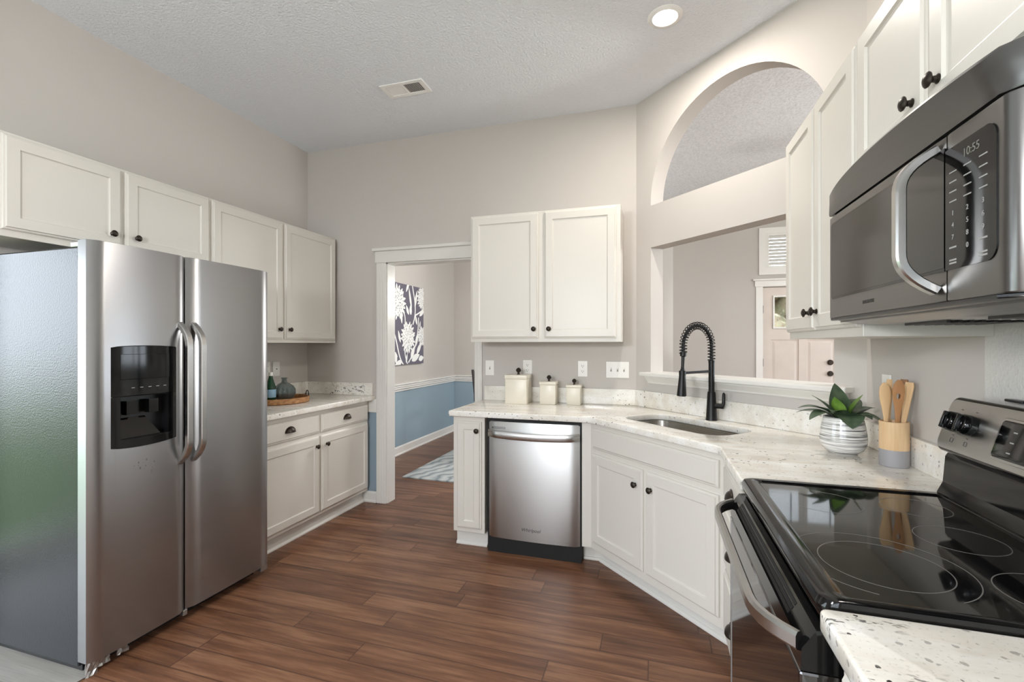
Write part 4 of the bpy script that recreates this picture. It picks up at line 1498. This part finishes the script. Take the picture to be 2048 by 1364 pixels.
# ------------------------------------------------------------------ plant and utensils
px_, py_ = 0.730, 2.188
pl = thing('potted_plant', 'leafy green plant in a grey and white striped pot beside the crock', 'plant', (px_, py_, CT1))
MB().lathe([(0, 0), (0.046, 0), (0.050, 0.003), (0.068, 0.016), (0.079, 0.036), (0.0815, 0.054), (0.080, 0.078), (0.0755, 0.108), (0.0695, 0.138), (0.068, 0.146), (0.0645, 0.146), (0.063, 0.140), (0.066, 0.12), (0.066, 0.11), (0, 0.11)], seg=48).build('pot', 'pot_glaze', pl)
MB().lathe([(0, 0.128), (0.04, 0.131), (0.0645, 0.126), (0.06, 0.12), (0, 0.12)], seg=28).build('soil', 'soil', pl)


LW = 1.25


def leaf(parent, az, elev, length, width, curl, mat, z0=0.135, r0=0.012, roll=0.0):
    """blade starting near the pot's middle; az 0 = image right (towards +x'), measured in the camera's frame"""
    th = math.atan(285 / 926.5)
    a = R(az) + th
    dirv = Vector((math.cos(a), math.sin(a), 0))
    side = Vector((-dirv.y, dirv.x, 0))
    n = 12
    pts = []
    p = dirv * r0 + Vector((0, 0, z0))
    el = R(elev)
    lps = []
    for i in range(n + 1):
        f_ = i / n
        wd = LW * width * (math.sin(PI * min(1, f_ ** 0.8 * 0.93 + 0.06)) ** 0.85) * (1 - 0.12 * f_)
        if i == n:
            wd = 0.001
        tg = dirv * math.cos(el) + Vector((0, 0, math.sin(el)))
        nrm = side.cross(tg) * -1
        sd_ = (side * math.cos(roll) + nrm * math.sin(roll))
        nr2 = (nrm * math.cos(roll) - side * math.sin(roll))
        cup = 0.22 * wd
        lps.append([p - sd_ * wd + nr2 * cup, p - sd_ * wd * 0.5 + nr2 * cup * 0.3, p, p + sd_ * wd * 0.5 + nr2 * cup * 0.3, p + sd_ * wd + nr2 * cup,
                    p + sd_ * wd * 0.5 + nr2 * (cup * 0.3 + 0.0012), p + nr2 * 0.0016, p - sd_ * wd * 0.5 + nr2 * (cup * 0.3 + 0.0012)])
        p = p + tg * (length / n)
        el -= R(curl) / n
    return MB().loops(lps).build('leaf', mat, parent, True, 60)


for a in [
    (95, 80, 0.145, 0.040, 4, 'leaf_dark', 0.135, 0.015),
    (205, 70, 0.085, 0.024, 10, 'leaf_bright', 0.150, 0.022),
    (-25, 64, 0.100, 0.028, 6, 'leaf_bright', 0.150, 0.018),
    (160, 58, 0.130, 0.030, 26, 'leaf_dark', 0.135, 0.02),
    (172, 46, 0.165, 0.030, 66, 'leaf_dark', 0.135, 0.02),
    (196, 34, 0.165, 0.032, 74, 'leaf_dark', 0.14, 0.02),
    (150, 34, 0.150, 0.026, 60, 'leaf_dark', 0.135, 0.02),
    (255, 34, 0.098, 0.044, 130, 'leaf_dark', 0.145, 0.015),
    (292, 40, 0.085, 0.036, 80, 'leaf_dark', 0.145, 0.03),
    (8, 36, 0.122, 0.036, 40, 'leaf_dark', 0.14, 0.02),
    (34, 48, 0.150, 0.036, 40, 'leaf_dark', 0.135, 0.02),
    (-34, 34, 0.145, 0.036, 125, 'leaf_dark', 0.14, 0.03),
    (-8, 44, 0.108, 0.030, 50, 'leaf_dark', 0.145, 0.02),
    (215, 50, 0.095, 0.030, 70, 'leaf_dark', 0.145, 0.02),
]:
    leaf(pl, *a)
MB().tube([(0, 0, 0.12), (0, 0, 0.16)], 0.012, 10, up=(1, 0, 0)).build('stem', 'leaf_dark', pl)

ux, uy = 0.828, 2.008
cr = thing('utensil_crock', 'round wooden utensil holder with a grey lower band', 'crock', (ux, uy, CT1))
MB().lathe([(0, 0), (0.0425, 0), (0.044, 0.002), (0.044, 0.060), (0.0438, 0.061)], seg=40, cap=False).build('grey_band', 'crock_grey', cr)
MB().lathe([(0.0438, 0.061), (0.044, 0.062), (0.044, 0.160), (0.043, 0.161), (0.039, 0.161), (0.038, 0.159), (0.038, 0.012), (0, 0.012)], seg=40, cap=False).build('wooden_cup', 'bamboo', cr)
GT = 'wooden kitchen utensils in the crock'
CR = Vector((math.cos(math.atan(285 / 926.5)), math.sin(math.atan(285 / 926.5)), 0))
CF = Vector((-CR.y, CR.x, 0))


def utensil(name, label, mat, base, tip, prof, thick, hole=None):
    """prof = [(fraction along, half width)]; base/tip in (right, forward, up) from the crock's middle"""
    b0 = CR * base[0] + CF * base[1] + Vector((0, 0, base[2]))
    b1 = CR * tip[0] + CF * tip[1] + Vector((0, 0, tip[2]))
    ax = b1 - b0
    L_ = ax.length
    ax.normalize()
    fc_ = Vector((-0.25, -1, 0)) if name != 'spatula' else Vector((-0.93, -0.37, 0))
    fwd = (CR * fc_.x + CF * fc_.y)
    sd_ = ax.cross(fwd).normalized()
    nn = sd_.cross(ax).normalized()
    out_ = [(w_, f_ * L_) for f_, w_ in prof] + [(-w_, f_ * L_) for f_, w_ in reversed(prof)]
    holes = []
    if hole:
        holes.append([(hole[2] * math.cos(a * PI / 10), hole[0] * L_ + hole[1] * math.sin(a * PI / 10)) for a in range(20)])
    me = prism([out_] + holes, thick, 0.0012, 1)
    o = MB().mesh(me, basis(sd_, ax, -nn, (0, 0, 0))).build(name, mat)
    o.location = Vector((ux, uy, CT1)) + b0
    return tag(o, label, 'utensil', GT)


spoon = [(0, 0.0050), (0.35, 0.0055), (0.55, 0.0072), (0.66, 0.011), (0.76, 0.0165), (0.86, 0.0185), (0.94, 0.0155), (0.98, 0.009), (1.0, 0.004)]
utensil('wooden_spoon', 'brown wooden spoon with a round hole, front middle of the crock', 'wood_mid', (-0.008, -0.020, 0.02), (-0.003, -0.028, 0.312), spoon, 0.006, (0.80, 0.010, 0.0065))
utensil('wooden_spoon', 'pale wooden spoon at the left behind the holed spoon', 'wood_light', (-0.022, 0.000, 0.02), (-0.030, 0.004, 0.300), [(f_, w_ * 0.95) for f_, w_ in spoon], 0.006)
utensil('spatula', 'pale wooden spatula leaning right, rightmost in the crock', 'wood_light', (0.003, -0.010, 0.02), (0.042, -0.016, 0.303), [(0, 0.0050), (0.4, 0.006), (0.7, 0.011), (0.95, 0.015), (1.0, 0.012)], 0.006)
utensil('spatula', 'darker wooden spatula just left of the rightmost utensil', 'wood_dark', (0.008, 0.006, 0.02), (0.040, 0.004, 0.312), [(0, 0.0050), (0.4, 0.006), (0.7, 0.011), (0.95, 0.013), (1.0, 0.011)], 0.006)
utensil('wooden_fork', 'pale wooden fork handle behind the holed spoon', 'wood_light', (-0.004, 0.022, 0.02), (0.010, 0.030, 0.310), [(0, 0.005), (0.5, 0.006), (0.9, 0.010), (1.0, 0.008)], 0.006)

# ------------------------------------------------------------------ ceiling fixtures
lx, ly = 0.053, 2.567
li = thing('recessed_light', 'glowing round recessed light in the kitchen ceiling', 'light', (lx, ly, ZC))
MB().lathe([(0.062, 0.0), (0.064, -0.010), (0.085, -0.006), (0.089, -0.002), (0.089, 0.0)], seg=40, cap=False).build('trim_ring', 'lens_frame', li)
MB().lathe([(0, -0.006), (0.0635, -0.006), (0.0635, -0.001), (0, -0.001)], seg=40).build('lens', 'lamp_glow', li)
ld_ = bpy.data.lights.new('recessed_lamp', 'AREA')
ld_.shape = 'DISK'
ld_.size = 0.12
ld_.energy = 17
ld_.color = (1.0, 0.93, 0.85)
lo = bpy.data.objects.new('recessed_lamp', ld_)
COL.objects.link(lo)
lo.location = (lx, ly, ZC - 0.012)

vt = thing('ceiling_vent', 'white two-panel air vent in the kitchen ceiling', 'vent', (-1.603, 2.775, ZC), 0)
MB().mesh(prism([rrect(-0.158, 0.158, -0.08, 0.08, 0.004, 2), rrect(-0.125, -0.006, -0.052, 0.052, 0.002, 2), rrect(0.006, 0.125, -0.052, 0.052, 0.002, 2)], 0.008, 0.002, 1), T(0, 0, -0.008)).build('frame', 'lens_frame', vt, False)
MB().box(-0.13, 0.13, -0.055, 0.055, -0.002, -0.0005).build('backing', 'vent_dark', vt, False)
for side_, a0, tilt in ((-1, -0.125, -38), (1, 0.006, 38)):
    b = MB()
    for i in range(11):
        x = a0 + 0.007 + i * 0.0106
        b.box(-0.004, 0.004, -0.052, 0.052, -0.0005, 0.0005, mtx=T(x, 0, -0.004) @ Matrix.Rotation(R(tilt), 4, 'Y'))
    b.build('louver', 'lens_frame', vt, False)

# ------------------------------------------------------------------ dining room
rg = MB().mesh(prism([[(-2.44, 4.15), (0.0, 4.15), (0.0, 6.2), (-2.44, 6.2)]], 0.014, 0.004, 1)).build('area_rug', 'rug_wave')
tag(rg, 'grey and white wavy patterned rug on the dining room floor', 'rug')
cyA, cyB, czA, czB = 4.70, 5.58, 1.10, 2.095
pa = thing('wall_canvas', 'grey canvas with white flowers and leaves on the dining room wall', 'picture', (X1, (cyA + cyB) / 2, czA))
cwd, chh = cyB - cyA, czB - czA
MB().box(0.0005, 0.034, -cwd / 2, cwd / 2, 0, chh, 0.002).build('canvas', 'canvas_grey', pa, False)
pr_ = MB()


def clipbox(pts):
    return [(max(-cwd / 2 + 0.001, min(cwd / 2 - 0.001, y)), max(0.001, min(chh - 0.001, z))) for y, z in pts]


LAY = [0.0345]


def shape(pts):
    LAY[0] += 0.000012
    b = [(LAY[0], y, z) for y, z in clipbox(pts)]
    bb = bmesh.new()
    vs2 = [bb.verts.new(p) for p in b]
    bb.faces.new(vs2)
    bmesh.ops.triangulate(bb, faces=bb.faces)
    pr_.add(bb)


def leaf2(y, z, a, l_, w_):
    a = R(a)
    ca, sa = math.cos(a), math.sin(a)
    pts = []
    for k in range(15):
        f_ = k / 14
        pts.append((l_ * f_, w_ * math.sin(PI * f_) ** 0.8 * (1 - 0.35 * f_)))
    pts += [(l_ * (1 - k / 14), -w_ * math.sin(PI * k / 14) ** 0.8 * (1 - 0.35 * (1 - k / 14)) * 0.8) for k in range(1, 14)]
    shape([(y + u * ca - v * sa, z + u * sa + v * ca) for u, v in pts])


def stem2(pts, w_):
    # quadratic smooth
    P = [Vector((*p, 0)) for p in pts]
    sm_ = []
    for i in range(21):
        f_ = i / 20
        q = list(P)
        while len(q) > 1:
            q = [a.lerp(b_, f_) for a, b_ in zip(q[:-1], q[1:])]
        sm_.append(q[0])
    for a, b_ in zip(sm_[:-1], sm_[1:]):
        d_ = (b_ - a).normalized()
        n_ = Vector((-d_.y, d_.x, 0)) * w_
        shape([(a + n_)[:2], (b_ + n_)[:2], (b_ - n_)[:2], (a - n_)[:2]])


def flower(y, z, r_, seed, sq=1.15):
    rn = random.Random(seed)
    shape([(y + r_ * (0.70 + 0.05 * (k % 2)) * math.cos(k * PI / 16), z + r_ * sq * (0.70 + 0.05 * (k % 2)) * math.sin(k * PI / 16)) for k in range(32)])
    cnt = 19
    for k in range(cnt):
        a = 360 * k / cnt + rn.uniform(-6, 6)
        q = 0.60
        leaf2(y + r_ * q * math.cos(R(a)), z + r_ * q * sq * math.sin(R(a)), a + rn.uniform(-12, 12), r_ * rn.uniform(0.32, 0.40), r_ * 0.115)


hw_ = cwd / 2
stem2([(0.02, 0.0), (-0.12, 0.2), (-0.05, 0.45), (0.02, 0.6), (-0.1, 0.66)], 0.010)
stem2([(-0.08, 0.0), (-0.25, 0.12), (-0.20, 0.4), (-0.42, 0.48)], 0.011)
stem2([(0.04, 0.02), (0.2, 0.15), (0.30, 0.35), (0.30, 0.6)], 0.010)
stem2([(0.15, 0.5), (0.28, 0.7), (0.18, 0.85), (0.14, 1.0)], 0.011)
stem2([(0.20, 0.62), (0.33, 0.66), (0.44, 0.72)], 0.010)
flower(-0.22, 0.76, 0.21, 1)
flower(0.03, 0.34, 0.19, 2, 1.2)
flower(0.40, 0.86, 0.15, 3)
flower(0.40, 0.36, 0.13, 4)
flower(-0.42, 0.36, 0.13, 5)
for q in ((-0.3, 0.45, 100, .16, .035), (-0.22, 0.10, 160, .2, .06), (-0.3, 0.2, 130, .17, .05), (-0.12, 0.05, 200, .18, .05), (-0.25, 0.02, 95, .14, .04), (0.1, 0.06, 60, .2, .05),
          (0.12, 0.04, 20, .22, .06), (0.25, 0.12, 50, .2, .045), (0.3, 0.05, 10, .14, .05), (0.22, 0.22, 70, .2, .04), (0.26, 0.5, 110, .14, .03), (0.1, 0.62, 95, .13, .04),
          (0.12, 0.7, 105, .28, .03), (0.2, 0.72, 75, .24, .035), (0.32, 0.62, 30, .16, .035), (-0.02, 0.9, 60, .2, .03), (0.05, 0.62, 120, .14, .035), (-0.40, 0.6, 280, .18, .03),
          (-0.12, 0.5, 95, .18, .03), (-0.36, 0.93, 140, .12, .03), (0.3, 0.28, 60, .14, .03), (-0.02, 0.02, 75, .12, .025), (-0.15, 0.27, 110, .16, .03), (0.33, 0.46, 80, .1, .02)):
    leaf2(*q)
pr_.build('floral_print', 'canvas_white', pa, False)
pc = MB()
rn = random.Random(9)


def sliver(y_, z_, a, l_, w_):
    ca, sa = math.cos(R(a)), math.sin(R(a))
    p = [(y_ + u * ca - v * sa, z_ + u * sa + v * ca) for u, v in ((0, -w_), (l_ * 0.5, -w_ * 0.8), (l_, 0), (l_ * 0.5, w_ * 0.8), (0, w_))]
    if max(abs(q[0]) for q in p) > hw_ - 0.004 or max(q[1] for q in p) > chh - 0.004:
        return
    bb = bmesh.new()
    bb.faces.new([bb.verts.new((0.0394, *q)) for q in p])
    pc.add(bb)


for (fy2, fz2, fr2) in ((-0.22, 0.76, 0.21), (0.03, 0.34, 0.19), (0.40, 0.86, 0.15), (0.40, 0.36, 0.13), (-0.42, 0.36, 0.13)):
    for rr__, cnt in ((0.16, 7), (0.30, 12), (0.46, 17), (0.62, 22)):
        for k in range(cnt):
            a = 360 * k / cnt + rn.uniform(-9, 9)
            q = fr2 * rr__ * rn.uniform(0.92, 1.08)
            sliver(fy2 + q * math.cos(R(a)), fz2 + q * 1.17 * math.sin(R(a)), a + rn.uniform(-25, 25), fr2 * rn.uniform(0.09, 0.16), 0.0034)
pc.build('petal_lines', 'canvas_grey', pa, False)['kind'] = 'stuff'

# dining chair mostly hidden behind the back wall
ch = thing('dining_chair', 'dark dining chair whose back tip shows beside the doorway casing', 'chair', (-1.674, 5.0, 0.014), R(90))
MB().box(-0.22, 0.22, -0.22, 0.22, 0.43, 0.475, 0.01).build('seat', 'chair_dark', ch, False)
for x in (-0.19, 0.19):
    MB().tube([(x, -0.19, 0), (x, -0.19, 0.44)], 0.018, 8, up=(1, 0, 0)).build('leg', 'chair_dark', ch)
    MB().tube([(x, 0.20, 0), (x, 0.20, 0.45), (x * 1.05, 0.26, 1.055)], 0.017, 8, up=(1, 0, 0)).build('leg', 'chair_dark', ch)
MB().box(-0.20, 0.20, 0.245, 0.265, 0.90, 1.04, 0.006).box(-0.20, 0.20, 0.232, 0.25, 0.70, 0.78, 0.006).build('backrest', 'chair_dark', ch, False)

# trees outside the front door
rn = random.Random(21)
tb = MB()
for i in range(70):
    b = bmesh.new()
    bmesh.ops.create_icosphere(b, subdivisions=2, radius=rn.uniform(0.22, 0.5))
    for v in b.verts:
        v.co *= rn.uniform(0.8, 1.2)
    tb.add(b, T(rn.uniform(-0.5, 5.0), rn.uniform(9.2, 10.6), rn.uniform(-0.2, 2.6)))
t = NT('tree_mottle')
nz = t.noise(t.pos(), 7, 5, 0.75)
t.set(color=t.ramp(nz, [(0.32, lin((66, 62, 48))), (0.45, lin((140, 122, 100))), (0.55, lin((128, 128, 100))), (0.68, lin((214, 196, 172)))]), rough=0.9)
o = tb.build('garden_bushes', 'tree_mottle', None, True, 60)
tag(o, 'mottled bushes outside, seen through the front door glass', 'bushes', kind='stuff')
